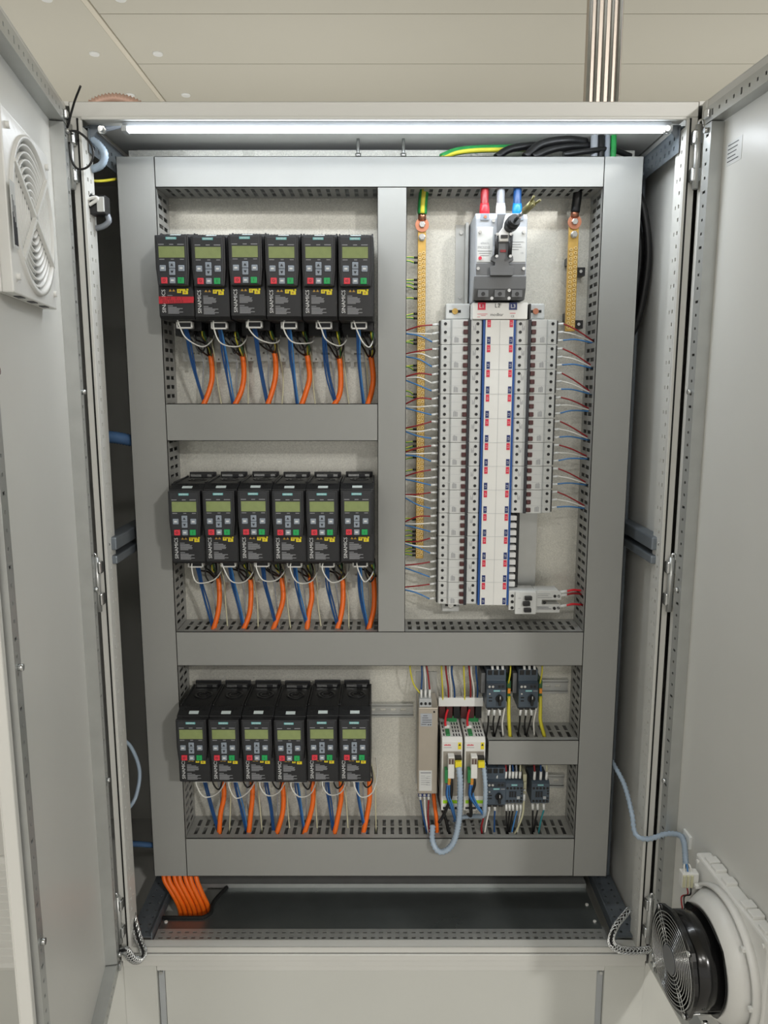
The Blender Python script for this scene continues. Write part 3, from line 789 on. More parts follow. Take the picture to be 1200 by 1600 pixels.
for z in (1690, 1829): MB().cyl((172, z), 'y', 4.5, YP - 7, YP - 3, 10).build('screw', 'zinc', t)
for x, nm, mw, mb_ in ((212, 'red', 'red_wire', 'red_bright'), (246, 'white', 'grey_wire', 'plate_white'), (281, 'blue', 'blue_wire', 'blue_boot')):
    t = thing('feed_cable', 'thick %s supply cable with crimp boot entering the main switch' % nm, 'cable', (x, 1690, 1846), 'supply cables of the main switch')
    MB().tube(spline([(x, 1688, 1862), (x, 1692, 1885), (x + 2, 1702, 1915), (x + 4, 1715, 1945)]), 8.6, 12).build('insulation', mw, t)
    MB().tube([(x, 1688, 1843), (x, 1688, 1856), (x, 1689, 1864), (x, 1691, 1872)], lambda i: (10.6, 10.6, 10, 8.9)[i], 14).build('boot', mb_, t)

# ================================================================== earth bars
def earth(x0, x1, z0, z1, yb, label, cab_m, cab_lab, lean):
    t = thing('earth_bar', label, 'busbar', ((x0 + x1) / 2, YP, z0), 'brass earth bars')
    bar = MB().box(x0, x1, yb, yb + 8, z0, z1 + 34).build('bar', 'brass', t, bevel=.8)
    sc = MB(); ho = MB(); n_ = int((z1 - z0 - 12) / 9.8); wd = x1 - x0
    for k in range(n_):
        for q in (0, 1):
            x = x0 + wd * (.27 + .46 * q); z = z0 + 8 + 9.8 * k + q * 3
            sc.cyl((x, z), 'y', 3.7, yb - 2.6, yb + .2, 10)
            ho.cyl((x, z), 'y', 1.6, yb - 2.9, yb - 2.5, 6)
    s = sc.build('terminal_screws', 'brass_screw', t); s['kind'] = 'stuff'
    s = ho.build('screw_recesses', 'brass_dark', t); s['kind'] = 'stuff'
    xm = (x0 + x1) / 2
    for z, mt, rr in ((z1 + 12, 'zinc', 7.5), (z1 + 38, 'copper', 15)):
        MB().cyl((xm, z), 'y', rr, yb - 4, yb - .2, 16).build('washer', mt, t)
        MB().cyl((xm, z), 'y', 7, yb - 10, yb - 4, 6).build('bolt', 'zinc', t, bevel=.8)
    MB().tube([(xm, yb - 2, z1 + 48), (xm + lean * .1, yb - 4, z1 + 62)], 9, 10).build('lug_barrel', 'copper', t)
    for z in (z0 + 40, z1 - 180) if z1 - z0 > 300 else (z0 + 25, z1 - 50):
        MB().box(x0 + 2, x1 - 2, yb + 8, YP - 1, z, z + 16).build('standoff', 'black', t)
    return t
earth(74, 92, 1093, 1800, 1742, 'long brass earth bar beside the centre duct, full of screws', 0, 0, 0)
earth(404, 426, 1612, 1806, 1742, 'short brass earth bar beside the right duct, full of screws', 0, 0, 0)
for z in (1628, 1742):
    t = MB().box(427, 446, YP - 30, YP - 1, z - 9, z + 9).build('insulator', 'black', solo=True); tag(t, 'small black insulator block beside the %s of the short earth bar' % ('foot' if z < 1700 else 'middle'), 'insulator')
    MB().cyl((436, z), 'y', 3.5, YP - 33, YP - 30, 10).build('screw', 'zinc', t)
t = thing('earth_cable', 'green and yellow earth cable bolted to the long brass bar', 'cable', (83, 1740, 1860))
pts = [(83, 1737, 1860), (84, 1734, 1885), (87, 1730, 1920), (88, 1730, 1945)]
MB().tube(spline(pts), 10.5, 12).build('insulation', 'green_wire', t)
MB().tube(spline([(a, b - 5.5, c) for a, b, c in pts]), 6, 8).build('yellow_stripe', 'yellow_wire', t)
wire('earth_cable', [(415, 1737, 1864), (417, 1734, 1890), (421, 1732, 1940)], 10, 'black_wire', 'thick black cable bolted to the short brass bar', 'cable', None, 12)
pe = [402, 410, 437, 444, 451, 466, 490, 497, 531, 537, 571, 578, 616, 621, 671, 690, 697, 703, 715, 734, 774, 812, 831, 837, 844, 850, 856, 862, 868]
for k, yp in enumerate(pe):
    x_, _, z = at(650, yp, 1742); z2 = z + R.uniform(-8, 9)
    t = thing('earth_wire', '%s green-yellow wire down the long brass bar, counted from the top' % (ORD[k] if k < 20 else ['twenty-' + o for o in ORD[:9]][k - 20]), 'wire', (70, 1746, z), 'green-yellow wires of the long earth bar')
    MB().tube([(75, 1746, z), (66, 1745, z)], 2.6, 7).build('ferrule', 'black', t)
    pts = [(66, 1745, z), (56, 1740 + R.uniform(-4, 4), z + (z2 - z) * .6 + R.uniform(0, 3)), (42, 1736, z2)]
    MB().tube(spline(pts, 4), 1.6, 6).build('insulation', 'yellow_wire', t)
    MB().tube(spline([(a, b - .7, c - .8) for a, b, c in pts], 4), 1.25, 6).build('green_stripe', 'green_wire', t)

# ================================================================== white three-pole unit at the foot of the busbar
t = thing('disconnector', 'white three-pole disconnector with black toggles at the foot of the busbar', 'switch', (325, YP, 964))
MB().box(285, 345, YM + 2, YM + 50, 985, 1031).build('body', 'mcb', t, bevel=1.2)
MB().prism([(345, 1031), (398, 1031), (406, 1024), (406, 1008), (362, 1008), (362, 992), (345, 992)], 'y', YM + 6, YM + 46).build('upper_contact', 'mcb', t, bevel=1)
MB().prism([(345, 997), (404, 997), (404, 977), (345, 977)], 'y', YM + 8, YM + 46).build('lower_contact', 'mcb', t, bevel=1)
MB().box(299, 347, YM - 3, YM + 46, 977, 1029).build('handle_block', 'mcb', t, bevel=1)
for k, (x, z) in enumerate(((329, 1016), (325, 1003), (328, 988))):
    MB().box(x - 9, x + 7, YM - 12, YM - 2, z - 4.5, z + 4.5).build('toggle', 'black', t, bevel=1)
for x, z in ((293, 1019), (293, 1005), (293, 991), (391, 1017), (391, 988), (368, 1002)):
    MB().cyl((x, z), 'y', 3.4, YM - .6 if x < 300 else YM + 4, YM + 8, 10).build('terminal_screw', 'black', t)
for z in (1017, 989): MB().ringwall((400, z), 'y', 3, 2, YM + 4.5, YM + 7, 10).build('test_hole', 'print_dark', t)
p = MB()
for x0, x1, z in ((352, 380, 1022), (352, 376, 1018), (352, 384, 1013), (352, 378, 990), (352, 384, 986), (306, 312, 1014), (306, 311, 990)): p.box(x0, x1, YM - 3.4 if x0 < 340 else YM + 5.4, YM + 8, z, z + 1)
p.build('rating_print', 'print_grey', t)
for k, (mt, z, nm) in enumerate((('red_bright', 1020, 'upper bright'), ('red_wire', 1012, 'middle dark'), ('red_bright', 986, 'lower'))):
    w_ = thing('disconnector_wire', '%s red wire from the white disconnector to the right duct' % nm, 'wire', (404, YM + 30, z), 'red wires of the disconnector')
    MB().tube([(404, YM + 28, z), (424, YM + 30, z + 2)], 3.4, 8).build('sleeve', 'plate_white', w_)
    MB().tube(spline([(424, YM + 30, z + 2), (440, YM + 34, z + 4), (468, YM + 48, z - 2)]), 2.6, 7).build('wire_run', mt, w_)

# ================================================================== lower right bay
def din(x0, x1, z0, z1, label):
    t = thing('mounting_rail', label, 'rail', ((x0 + x1) / 2, YP, z0), 'galvanised mounting rails')
    m = MB().box(x0, x1, YP - 8, YP - 6.6, z0, z0 + 6).box(x0, x1, YP - 8, YP - 6.6, z1 - 6, z1)
    us = slots(x1 - x0, 25, 13)
    zc = (z0 + z1) / 2
    m.perf((x0, YP - 2.2, z0 + 5), (1, 0, 0), (0, 0, 1), (0, 1, 0), us, [0, (z1 - z0 - 10) / 2 - 3, (z1 - z0 - 10) / 2 + 3, z1 - z0 - 10], lambda i, j: i % 2 == 1 and j == 1, 1.2)
    m.box(x0, x1, YP - 8, YP - 1, z0 + 5, z0 + 6).box(x0, x1, YP - 8, YP - 1, z1 - 6, z1 - 5)
    m.build('profile', 'galv', t)
    MB().cyl(((x0 + x1) / 2, zc), 'y', 6, YP - 6, YP - 2, 12).build('screw', 'zinc', t)
din(-476, 72, 684, 719, 'galvanised mounting rail ending right of the bottom row of drives')
din(228, 452, 746, 781, 'galvanised mounting rail behind the two motor protectors')
din(240, 452, 496, 531, 'galvanised mounting rail behind the contactors')
# mains filter
t = thing('mains_filter', 'slim beige metal mains filter with rating label beside the servo modules', 'filter', (104, YP, 520))
MB().box(79, 130, YP - 3, YP - 1, 505, 800).build('back_plate', 'galv', t)
MB().box(81, 127, 1690, YP - 3, 528, 746).build('housing', 'emc', t, bevel=1.5)
tb = MB().prism([(1694, 746), (1700, 764), (1740, 772), (1740, 746)], 'x', 83, 112).build('line_terminals', 'mcb_grey', t, bevel=1)
tl = MB().box(82, 112, 1694, 1740, 518, 528).build('load_terminals', 'label_navy', t, bevel=1)
for k in range(3):
    MB().cyl((88 + 10 * k, 754), 'y', 3, 1693, 1698, 8).build('screw', 'black', tb)
    MB().cyl((87 + 10 * k, 524), 'y', 3.2, 1691, 1696, 10).build('screw', 'zinc', tl)
MB().cyl((118, 736), 'y', 2.4, 1689, 1691, 8).build('pilot_hole', 'black', t)
p = MB().box(86, 113, 1689.4, 1690, 700, 732, 0)
for k, (a, b) in enumerate(((92, 102), (90, 104), (90, 112), (90, 112), (88, 100))): p.box(a, b, 1689.1, 1689.4, 726 - k * 5.4, 727.2 - k * 5.4, 1)
p.box(103, 106, 1689.1, 1689.4, 703, 705.5, 1).box(108, 111, 1689.1, 1689.4, 703, 705.5, 1)
p.build('rating_label', ['sw_grey', 'print_dark'], t)
p = MB().box(84, 114, 1689.4, 1690, 536, 588, 0).box(87, 112, 1689.1, 1689.4, 581, 584, 1)
for k in range(5): p.box(88, 88 + 10 + (k * 7) % 11, 1689.1, 1689.4, 574 - k * 5.5, 575 - k * 5.5, 1); p.box(101, 111, 1689.1, 1689.4, 573 - k * 5.5, 574 - k * 5.5, 1)
p.build('type_label', ['mcb', 'print_grey'], t)
FG = 'wires of the mains filter'
for k, (mt, nm) in enumerate((('blue_wire', 'blue'), ('white_wire', 'white'), ('red_wire', 'red'))):
    w_ = thing('filter_wire', '%s wire entering the top of the beige mains filter' % nm, 'wire', (88 + 10 * k, 1710, 764), FG)
    MB().tube([(88 + 10 * k, 1706, 764), (88 + 10 * k, 1708, 784)], 2.8, 7).build('sleeve', 'plate_white', w_)
    MB().tube(spline([(88 + 10 * k, 1708, 784), (90 + 7 * k, 1716, 818), (88 + 4 * k, 1724, 862)]), 2, 6).build('wire_run', mt, w_)
    w_ = thing('filter_wire', '%s wire leaving the foot of the beige mains filter' % nm, 'wire', (87 + 10 * k, 1706, 412), FG)
    MB().tube([(87 + 10 * k, 1704, 520), (88 + 10 * k, 1705, 505)], 2.8, 7).build('sleeve', 'plate_white', w_)
    MB().tube(spline([(88 + 10 * k, 1705, 505), (95 + 6 * k, 1708, 460), (106 + 3 * k, 1712, 408)]), 2.2, 6).build('wire_run', mt, w_)
wire('earth_wire', [(62, 1724, 862), (62, 1720, 830), (70, 1716, 795), (86, 1712, 772)], 1.9, 'yellow_wire', 'yellow-green wire curving down to the mains filter', 'wire', FG)
# servo modules
def servo(x0, label):
    t = thing('servo_module', label, 'servo module', (x0 + 24, YP, 503), 'white servo modules')
    x1 = x0 + 48; yf = 1660
    b = MB(); b.prism([(yf, 503), (yf, 676), (yf + 8, 684), (YP - 6, 684), (YP - 6, 503)], 'x', x0, x1)
    body = b.build('housing', 'servo_white', t, bevel=1.2)
    MB().box(x0 + 3, x1 - 3, yf - .6, yf + 1, 540, 652).build('front_panel', 'servo_grey', t)
    p = MB()
    for k in range(5): p.box(x0 + 5 + k * 3.2, x0 + 7.4 + k * 3.2, yf - .4, yf, 666, 668.6 + (k % 2), 0)
    p.box(x0 + 4, x0 + 22, yf - .4, yf, 661, 662, 2)
    p.box(x1 - 11, x1 - 3, yf - .4, yf, 657, 674, 1).prism([(x1 - 10, 666), (x1 - 4, 666), (x1 - 7, 672)], 'y', yf - .7, yf - .3, 3)
    p.build('front_print', ['label_red', 'yellow', 'print_grey', 'print_dark'], t)
    v = MB()
    for r in range(4):
        for k in range(3): v.box(x0 + 27 + k * 6.5, x0 + 30 + k * 6.5, 1672 + r * 20, 1685 + r * 20, 683.6, 684.3)
        v.box(x0 + 4, x0 + 7, 1674 + r * 20, 1686 + r * 20, 683.6, 684.3)
    v.build('vent_slots', 'print_dark', t)['kind'] = 'stuff'
    MB().box(x0 + 10, x0 + 20, 1672, 1704, 684, 688).build('sync_plug', 'plug_green', t, bevel=1.2)
    MB().box(x0 + 10, x0 + 22, 1716, 1740, 684, 690).build('fuse_socket', 'plate_white', t, bevel=1)
    g = MB().box(x0 + 17, x0 + 42, 1748, 1770, 684, 698).build('power_plug', 'plug_green', t, bevel=1.2)
    for k in range(3): MB().cyl((x0 + 22 + k * 7.5, 1759), 'z', 2.3, 698, 698.6, 8).build('plug_screw', 'dark_green', g)
    r = MB().box(x0 + 13, x0 + 28, yf - 20, yf, 594, 648).build('bus_plug', 'white_plastic', t, bevel=1.5)
    MB().box(x0 + 14, x0 + 27, yf - 21, yf - 19.8, 630, 645).build('bus_window', 'servo_grey', r)
    MB().box(x0 + 15.5, x0 + 18, yf - 21.4, yf - 20.8, 631, 643).box(x0 + 22, x0 + 25, yf - 21.4, yf - 20.8, 631, 643).build('bus_mark', 'maroon', r)
    MB().box(x0 + 29, x0 + 44, yf - 26, yf, 624, 638).build('safety_plug', 'yellow', t, bevel=1)
    MB().box(x0 + 28, x0 + 45, yf - 16, yf, 638, 643).build('plug_latch', 'black', t)
    MB().box(x0 + 6, x0 + 13, yf - 18, yf, 582, 614).build('io_plug', 'plug_green', t, bevel=.8)
    io = MB().box(x0 + 13, x0 + 20, yf - 16, yf, 576, 606).build('io_terminal', 'plug_orange', t, bevel=.8)
    for k in range(6): MB().box(x0 + 13.5, x0 + 19.5, yf - 16.6, yf - 15.8, 578 + k * 4.7, 580.5 + k * 4.7).build('io_mark', 'brass', io)
    MB().box(x0 + 4, x0 + 45, yf - .8, yf + 1, 521, 529).build('lime_stripe', 'lime', t)
    for k in range(3): MB().box(x0 + 4 + k * 14, x0 + 15 + k * 14, yf - .8, yf + 2, 506, 512).build('motor_socket', 'print_dark', t)
    MB().box(x0 + 12, x0 + 20, yf - .9, yf, 541, 560).build('side_print', 'print_grey', t)
    return t
servo(135, 'white servo module with green plug, left of the pair'); servo(188, 'white servo module with orange terminal, right of the pair')
t = thing('terminal_strip', 'dark red terminals with white marker strip above the servo modules', 'terminal block', (190, YP, 692))
MB().box(132, 240, YP - 40, YP - 30, 726, 748).build('marker_strip', 'plate_white', t, bevel=1)
for k in range(6): MB().box(134 + k * 17.6, 149 + k * 17.6, YP - 36, YP - 2, 694, 724).build('terminal', 'maroon' if k % 3 < 2 else 'black', t, bevel=1)
SG = 'supply wires of the servo modules'
for q, x0 in ((0, 135), (1, 188)):
    nm2 = ('left', 'right')[q]
    for k, (mt, nm) in enumerate((('red_wire', 'red'), ('white_wire', 'white'), ('blue_wire', 'blue'))):
        xx = x0 + 22 + 7.5 * k
        w_ = thing('supply_wire', '%s wire coming down into the %s servo module' % (nm, nm2), 'wire', (xx, 1759, 698), SG)
        MB().tube([(xx, 1759, 697), (xx, 1757, 716)], 2.7, 7).build('sleeve', 'plate_white', w_)
        MB().tube(spline([(xx, 1757, 716), (xx - 1 + R.uniform(-2, 2), 1740, 770), (xx - 8 + R.uniform(-3, 3), 1728, 820), (xx - 12 + 2 * k, 1724, 862)]), 2.1, 6).build('wire_run', mt, w_)
    wire('earth_wire', [(x0 + 8, 1750, 722), (x0 + 6, 1738, 770), (x0 + 2, 1726, 822), (x0 + 1, 1722, 862)], 2, 'yellow_wire', 'yellow-green wire coming down behind the %s servo module' % nm2, 'wire', SG)
    wire('signal_wire', [(x0 + 20, 1748, 716), (x0 + 15, 1738, 706), (x0 + 12, 1722, 694), (x0 + 13, 1716, 688)], 2.8, 'red_bright', 'short magenta wire on top of the %s servo module' % nm2, 'wire', SG)
    wire('bus_cable', [(x0 + 20, 1652, 596), (x0 + 22, 1646, 575), (x0 + 20 - 6 * q, 1648, 540), (x0 + 6 + 12 * q, 1662, 490), (x0 - 2 + 16 * q, 1690, 455 + 20 * q)], 4, 'black_wire', 'black bus cable hanging from the %s servo module' % nm2, 'cable', 'black bus cables of the servo modules', 8)
    bw = thing('signal_wires', 'blue signal wires hanging from the %s servo module' % nm2, 'cable', (x0 + 20, 1660, 470), 'blue signal wires of the servo modules')
    for k in range(4):
        ex = (x0 + 30, x0 + 42)[q]
        MB().tube(spline([(x0 + 12 + k * 2, 1646, 578), (x0 + 12 + k * 2.4 + R.uniform(-2, 2), 1644, 550), (x0 + 20 + k * 2 + q * 6, 1648, 522), (ex + k, 1652, 488 + 12 * q), (ex + k + 4 * q, 1668, 470 + 10 * q)]), 1.8, 6).build('wire', 'blue_wire' if k % 2 == 0 else 'blue_light', bw)
def hose(name, pts, r, m, label, cat='conduit', group=None, pitch=3.2, amp=.12, n=12):
    P = spline(pts, 24); L = [0]
    for a, b in zip(P, P[1:]): L.append(L[-1] + (b - a).length)
    tot = L[-1]; N = max(8, int(tot / (pitch / 2))); out = []; i = 0
    for k in range(N + 1):
        d = tot * k / N
        while i < len(L) - 2 and L[i + 1] < d: i += 1
        f = (d - L[i]) / max(1e-6, L[i + 1] - L[i]); out.append(P[i].lerp(P[i + 1], min(1, f)))
    o = MB().tube(out, lambda k: r * (1 + (amp if k % 2 else -amp)), n).build(name, m, solo=True)
    return tag(o, label, cat, group)
hose('corrugated_conduit', [(172, 1636, 626), (175, 1628, 596), (176, 1632, 540), (174, 1640, 480), (164, 1646, 430), (146, 1652, 404), (128, 1658, 400), (116, 1672, 418), (118, 1700, 440)], 6.6, 'conduit', 'pale blue corrugated conduit looping down from the left servo module', 'conduit', None, 8, .17)
hose('corrugated_conduit', [(230, 1648, 632), (235, 1640, 580), (236, 1646, 520), (234, 1660, 490), (214, 1690, 470), (186, 1712, 452), (178, 1724, 420), (184, 1730, 404)], 5, 'conduit', 'pale blue corrugated conduit beside the right servo module', 'conduit', None, 8, .17)
wire('orange_lead', [(122, 1756, 640), (121, 1744, 560), (122, 1728, 500), (128, 1716, 450), (130, 1712, 408)], 5, 'orange', 'orange cable dropping between the mains filter and servo module', 'cable', None, 9)
wire('black_lead', [(131, 1740, 690), (132, 1736, 620), (128, 1732, 560), (134, 1722, 500), (150, 1716, 450), (160, 1712, 408)], 4, 'black_wire', 'black cable dropping between the mains filter and servo module', 'cable', None, 8)
# motor protectors and contactors
def protector(x0, z0, label, aux=True):
    t = thing('motor_protector', label, 'motor protector', (x0 + 23, YP, z0), 'dark motor protectors')
    x1 = x0 + 46; yf = 1694
    prof = [(yf, z0 + 8), (yf, z0 + 66), (yf + 10, z0 + 70), (yf + 10, z0 + 97), (YP - 8, z0 + 97), (YP - 8, z0), (yf + 10, z0)]
    MB().prism(prof, 'x', x0, x1).build('body', 'siemens_blue', t, bevel=1.2)
    MB().box(x0 + 1, x1 - 1, yf - 2, yf + 8, z0 + 53, z0 + 66).build('upper_band', 'siemens_dark', t, bevel=.8)
    for k, x in enumerate((6, 14, 29, 37)):
        MB().cyl((x0 + x, z0 + 59.5), 'y', 3, yf - 3, yf, 10).build('terminal_screw', 'zinc' if k < 2 else 'black', t)
    b = MB().box(x0 + 16, x0 + 31, yf - .6, yf + 1, z0 + 46.5, z0 + 50).build('brand_plate', 'teal', t)
    MB().text('SIEMENS', 3.2, x0 + 23.5, yf - .8, z0 + 48.1).build('brand_text', 'print_white', b)
    MB().box(x0 + 34, x0 + 44, yf - .4, yf, z0 + 47, z0 + 49).build('type_print', 'print_grey', t)
    kn = MB().cyl((x0 + 30, z0 + 29), 'y', 9, yf - 4, yf, 18).box(x0 + 27, x0 + 33, yf - 14, yf - 3, z0 + 16, z0 + 41); kn.build('rotary_knob', 'black', t, bevel=1.4)
    MB().box(x0 + 29.3, x0 + 30.7, yf - 14.4, yf - 13.8, z0 + 33, z0 + 40).build('knob_mark', 'print_white', t)
    for z in (22, 30): MB().box(x0 + 5, x0 + 13, yf - .5, yf + 1, z0 + z, z0 + z + 3).build('setting_slot', 'black', t)
    MB().cyl((x0 + 7, z0 + 41), 'y', 2.2, yf - 1, yf, 8).build('test_pin', 'zinc', t)
    for x in (8, 22, 36): MB().box(x0 + x - 5, x0 + x + 5, yf + 4, yf + 12, z0 - 1, z0 + 9).build('terminal_mouth', 'black', t, bevel=1)
    for x in (8, 22, 36): MB().box(x0 + x - 5, x0 + x + 5, yf + 8, yf + 14, z0 + 84, z0 + 96).build('terminal_mouth', 'black', t, bevel=1)
    if aux: MB().box(x0 - 11, x0 - 1, yf + 20, YP - 8, z0 + 34, z0 + 84).build('auxiliary_block', 'sw_dark', t, bevel=1)
def contactor(x0, z0, label):
    t = thing('contactor', label, 'contactor', (x0 + 21, YP, z0), 'dark contactors')
    x1 = x0 + 43; yf = 1698
    MB().prism([(yf, z0 + 4), (yf, z0 + 52), (yf + 8, z0 + 57), (YP - 8, z0 + 57), (YP - 8, z0 - 2), (yf + 8, z0 - 2)], 'x', x0, x1).build('body', 'siemens_blue', t, bevel=1.2)
    b = MB().box(x0 + 14, x0 + 28, yf - .6, yf + 1, z0 + 47.5, z0 + 51).build('brand_plate', 'teal', t)
    MB().text('SIEMENS', 3, x0 + 21, yf - .8, z0 + 49.2).build('brand_text', 'print_white', b)
    for k in range(5):
        for z in (8, 41): MB().cyl((x0 + 5 + k * 8.2, z0 + z), 'y', 3.1, yf - .8, yf + 1, 10).build('terminal_screw', 'black', t)
    sl = MB().box(x0 + 9, x0 + 26, yf - 1, yf + 1, z0 + 18, z0 + 33).build('armature_window', 'siemens_dark', t)
    for x in (10, 15.5, 23): MB().box(x0 + x, x0 + x + 2.6, yf - 1.6, yf, z0 + 18.5, z0 + 32.5).build('armature_bar', 'black', sl)
    MB().box(x0 + 28, x0 + 35, yf - .6, yf + 1, z0 + 13, z0 + 20).build('type_label', 'mcb_grey', t)
    for z in (14, 25, 32): MB().box(x0 + 37, x0 + 41, yf - .6, yf + 1, z0 + z, z0 + z + 3.4).build('side_slot', 'black', t)
protector(241, 738, 'dark motor protector with black rotary knob, upper left of the small bay')
protector(316, 738, 'dark motor protector with black rotary knob, upper right of the small bay')
protector(246, 490, 'dark motor protector with rotary knob beside the lower contactors', False)
contactor(292, 497, 'dark contactor joined to the lower motor protector')
contactor(355, 497, 'dark contactor standing alone at the right of the lower bay')
for x, z, ln, up in ((296, 750, 'left', 1), (371, 750, 'right', 1), (341, 512, 'lower', 0)):
    t = thing('earth_terminal', 'green-yellow earth terminal at the %s motor device' % ln, 'terminal block', (x, YP, z))
    MB().box(x - 4, x + 5, 1716, YP - 8, z - 2, z + 52).build('body', 'dark_green' if up else 'cream_wire', t, bevel=1)
    MB().box(x - 3, x + 4, 1712, 1722, z + 22, z + 34).build('clamp', 'plug_orange' if up else 'cream_wire', t, bevel=.6)
    MB().cyl((x, z + 12), 'y', 3, 1713, 1717, 8).build('screw', 'zinc', t)
BG = 'wires in the small right bays'
def bay(name, pts, r, m, lab, sleeve=None):
    w_ = thing('bay_wire', lab, 'wire', pts[0], BG)
    if sleeve: MB().tube([pts[0], tuple(Vector(pts[0]).lerp(Vector(pts[1]), .999))], r + 1.1, 7).build('sleeve', 'plate_white', w_); pts = pts[1:]
    MB().tube(spline(pts, 5), r, 6).build('wire_run', m, w_)
for q, x0 in ((0, 241), (1, 316)):
    side = ('upper left', 'upper right')[q]
    for k in range(3):
        x = x0 + 8 + 12 * k
        bay('w', [(x, 1702, 738), (x - 2 + 2 * k, 1703, 722), (x - 1, 1708, 700), (x0 + (4, 22, 24)[k], 1712, 664)], 2, 'black_wire', '%s black wire below the %s motor protector' % (ORD[k], side), True)
        bay('w', [(x + 6, 1706, 834), (x + 5, 1710, 854), (x + 4, 1716, 864), (x + 4, 1722, 880)], 2.2, ('red_wire', 'white_wire', 'blue_wire')[k], '%s wire above the %s motor protector' % (('red', 'white', 'blue')[k], side), True)
    bay('w', [(x0 + 46, 1702, 758), (x0 + 44, 1706, 730), (x0 + 41, 1710, 700), (x0 + 44, 1712, 664)], 2, 'white_wire', 'white wire beside the %s motor protector' % side)
    bay('w', [(x0 + 56, 1716, 764), (x0 + 55, 1706, 730), (x0 + 56, 1704, 705), (x0 + 60 + 8 * q, 1708, 664)], 4.4, 'yellow_wire', 'thick yellow-green earth wire beside the %s motor protector' % side)
    bay('w', [(x0 + 54, 1716, 796), (x0 + 58, 1716, 830), (x0 + 56, 1722, 880)], 2, 'yellow_wire', 'thin yellow-green wire rising beside the %s motor protector' % side)
for k, (x, mt, nm) in enumerate(((272, 'black_wire', 'black'), (293, 'red_wire', 'red'), (302, 'white_wire', 'white'), (310, 'blue_wire', 'blue'), (318, 'grey_wire', 'grey'), (327, 'cream_wire', 'cream'))):
    bay('w', [(x, 1706, 560), (x + 1, 1708, 576), (x + (k % 3) - 1, 1714, 600), (x - 2, 1720, 622)], 2.1, mt, '%s wire above the joined contactor and protector' % nm, True)
for k, (x, mt, nm) in enumerate(((362, 'red_wire', 'red'), (377, 'blue_wire', 'blue'), (391, 'cream_wire', 'cream'))):
    bay('w', [(x, 1706, 556), (x + 1, 1708, 576), (x + (k % 3) - 1, 1714, 600), (x - 2, 1720, 622)], 2.1, mt, '%s wire above the lone contactor' % nm, True)
for k, (x, mt, nm, ex) in enumerate(((254, 'white_wire', 'white', 246), (268, 'blue_wire', 'blue', 270), (296, 'black_wire', 'first black', 302), (304, 'black_wire', 'second black', 304), (312, 'black_wire', 'third black', 307), (322, 'blue_light', 'pale blue', 312), (331, 'white_wire', 'second white', 326))):
    bay('w', [(x, 1706, 492), (x + 1, 1706, 476), (x + (ex - x) * .4, 1708, 450), (ex, 1712, 410)], 2.1, mt, '%s wire below the joined contactor and protector' % nm, True)
bay('w', [(338, 1704, 520), (338, 1703, 504), (336, 1700, 470), (326, 1706, 430), (318, 1712, 408)], 2.6, 'cream_wire', 'long cream wire curving down right of the joined contactor', True)
for k, (x, mt, nm, ex) in enumerate(((360, 'black_wire', 'first black', 364), (372, 'black_wire', 'second black', 366), (387, 'teal_wire', 'turquoise', 378))):
    bay('w', [(x, 1706, 494), (x + 1, 1706, 478), (x + (ex - x) * .5, 1708, 450), (ex, 1712, 410)], 2.2, mt, '%s wire below the lone contactor' % nm, True)
bay('w', [(244, 1700, 480), (242, 1702, 462), (238, 1710, 430), (240, 1714, 410)], 2.4, 'red_wire', 'dark red wire pair left of the lower motor protector')

# ================================================================== lamp strip under the roof
t = thing('lamp_strip', 'bright white lamp strip under the cabinet roof', 'lamp', (25, 1572, 1976))
MB().box(-505, 555, 1570, 1584, 1984, 1994).build('housing', 'mcb_grey', t, bevel=1)
MB().prism([(1566, 1984), (1564, 1980), (1568, 1976), (1580, 1976), (1584, 1981), (1584, 1984)], 'x', -495, 545).build('diffuser', 'led', t)
for x in (-505, 545): MB().box(x, x + 10, 1563, 1586, 1975, 1986).build('end_cap', 'mcb_grey', t, bevel=1)
d = bpy.data.lights.new('lamp_strip_light', 'AREA'); d.shape = 'RECTANGLE'; d.size = 1.03; d.size_y = .016; d.energy = 2.9; d.color = (.90, .95, 1)
o = bpy.data.objects.new('lamp_strip_light', d); col.objects.link(o); o.parent = t; o.location = (0, .001, -.002); o.rotation_euler = (math.radians(-10), 0, 0); o['kind'] = 'helper'

d = bpy.data.lights.new('lamp_strip_glow', 'AREA'); d.shape = 'RECTANGLE'; d.size = 1.03; d.size_y = .012; d.energy = 1.3; d.color = (.90, .95, 1)
o = bpy.data.objects.new('lamp_strip_glow', d); col.objects.link(o); o.parent = t; o.location = (0, .016, .003); o.rotation_euler = (math.radians(150), 0, 0); o['kind'] = 'helper'

# ================================================================== cables at the top and sides of the cabinet
TG = 'cables over the top of the panel'
pts = [at(690, 246, 1700), at(712, 237, 1715), at(745, 233, 1730), at(790, 232, 1745), at(840, 230, 1760)]
t = thing('earth_cable', 'green and yellow cable arching over the top duct', 'cable', pts[0], TG)
MB().tube(spline(pts), 8, 12).build('insulation', 'green_wire', t)
MB().tube(spline([(a, b - 4.2, c - 3) for a, b, c in pts]), 5, 8).build('yellow_stripe', 'yellow_wire', t)
for k, pp in enumerate(([(775, 246, 1705), (800, 232, 1720), (850, 228, 1740), (910, 236, 1760)], [(820, 246, 1700), (845, 226, 1712), (885, 219, 1720), (915, 222, 1740)], [(832, 246, 1698), (860, 234, 1712), (900, 228, 1730), (960, 230, 1760)], [(880, 242, 1700), (920, 236, 1712), (955, 234, 1730), (985, 244, 1750)])):
    wire('supply_cable', [at(*q) for q in pp], (8, 9, 8, 6)[k], 'black_wire', '%s black cable arching over the top duct near the right corner' % ORD[k], 'cable', TG, 10)
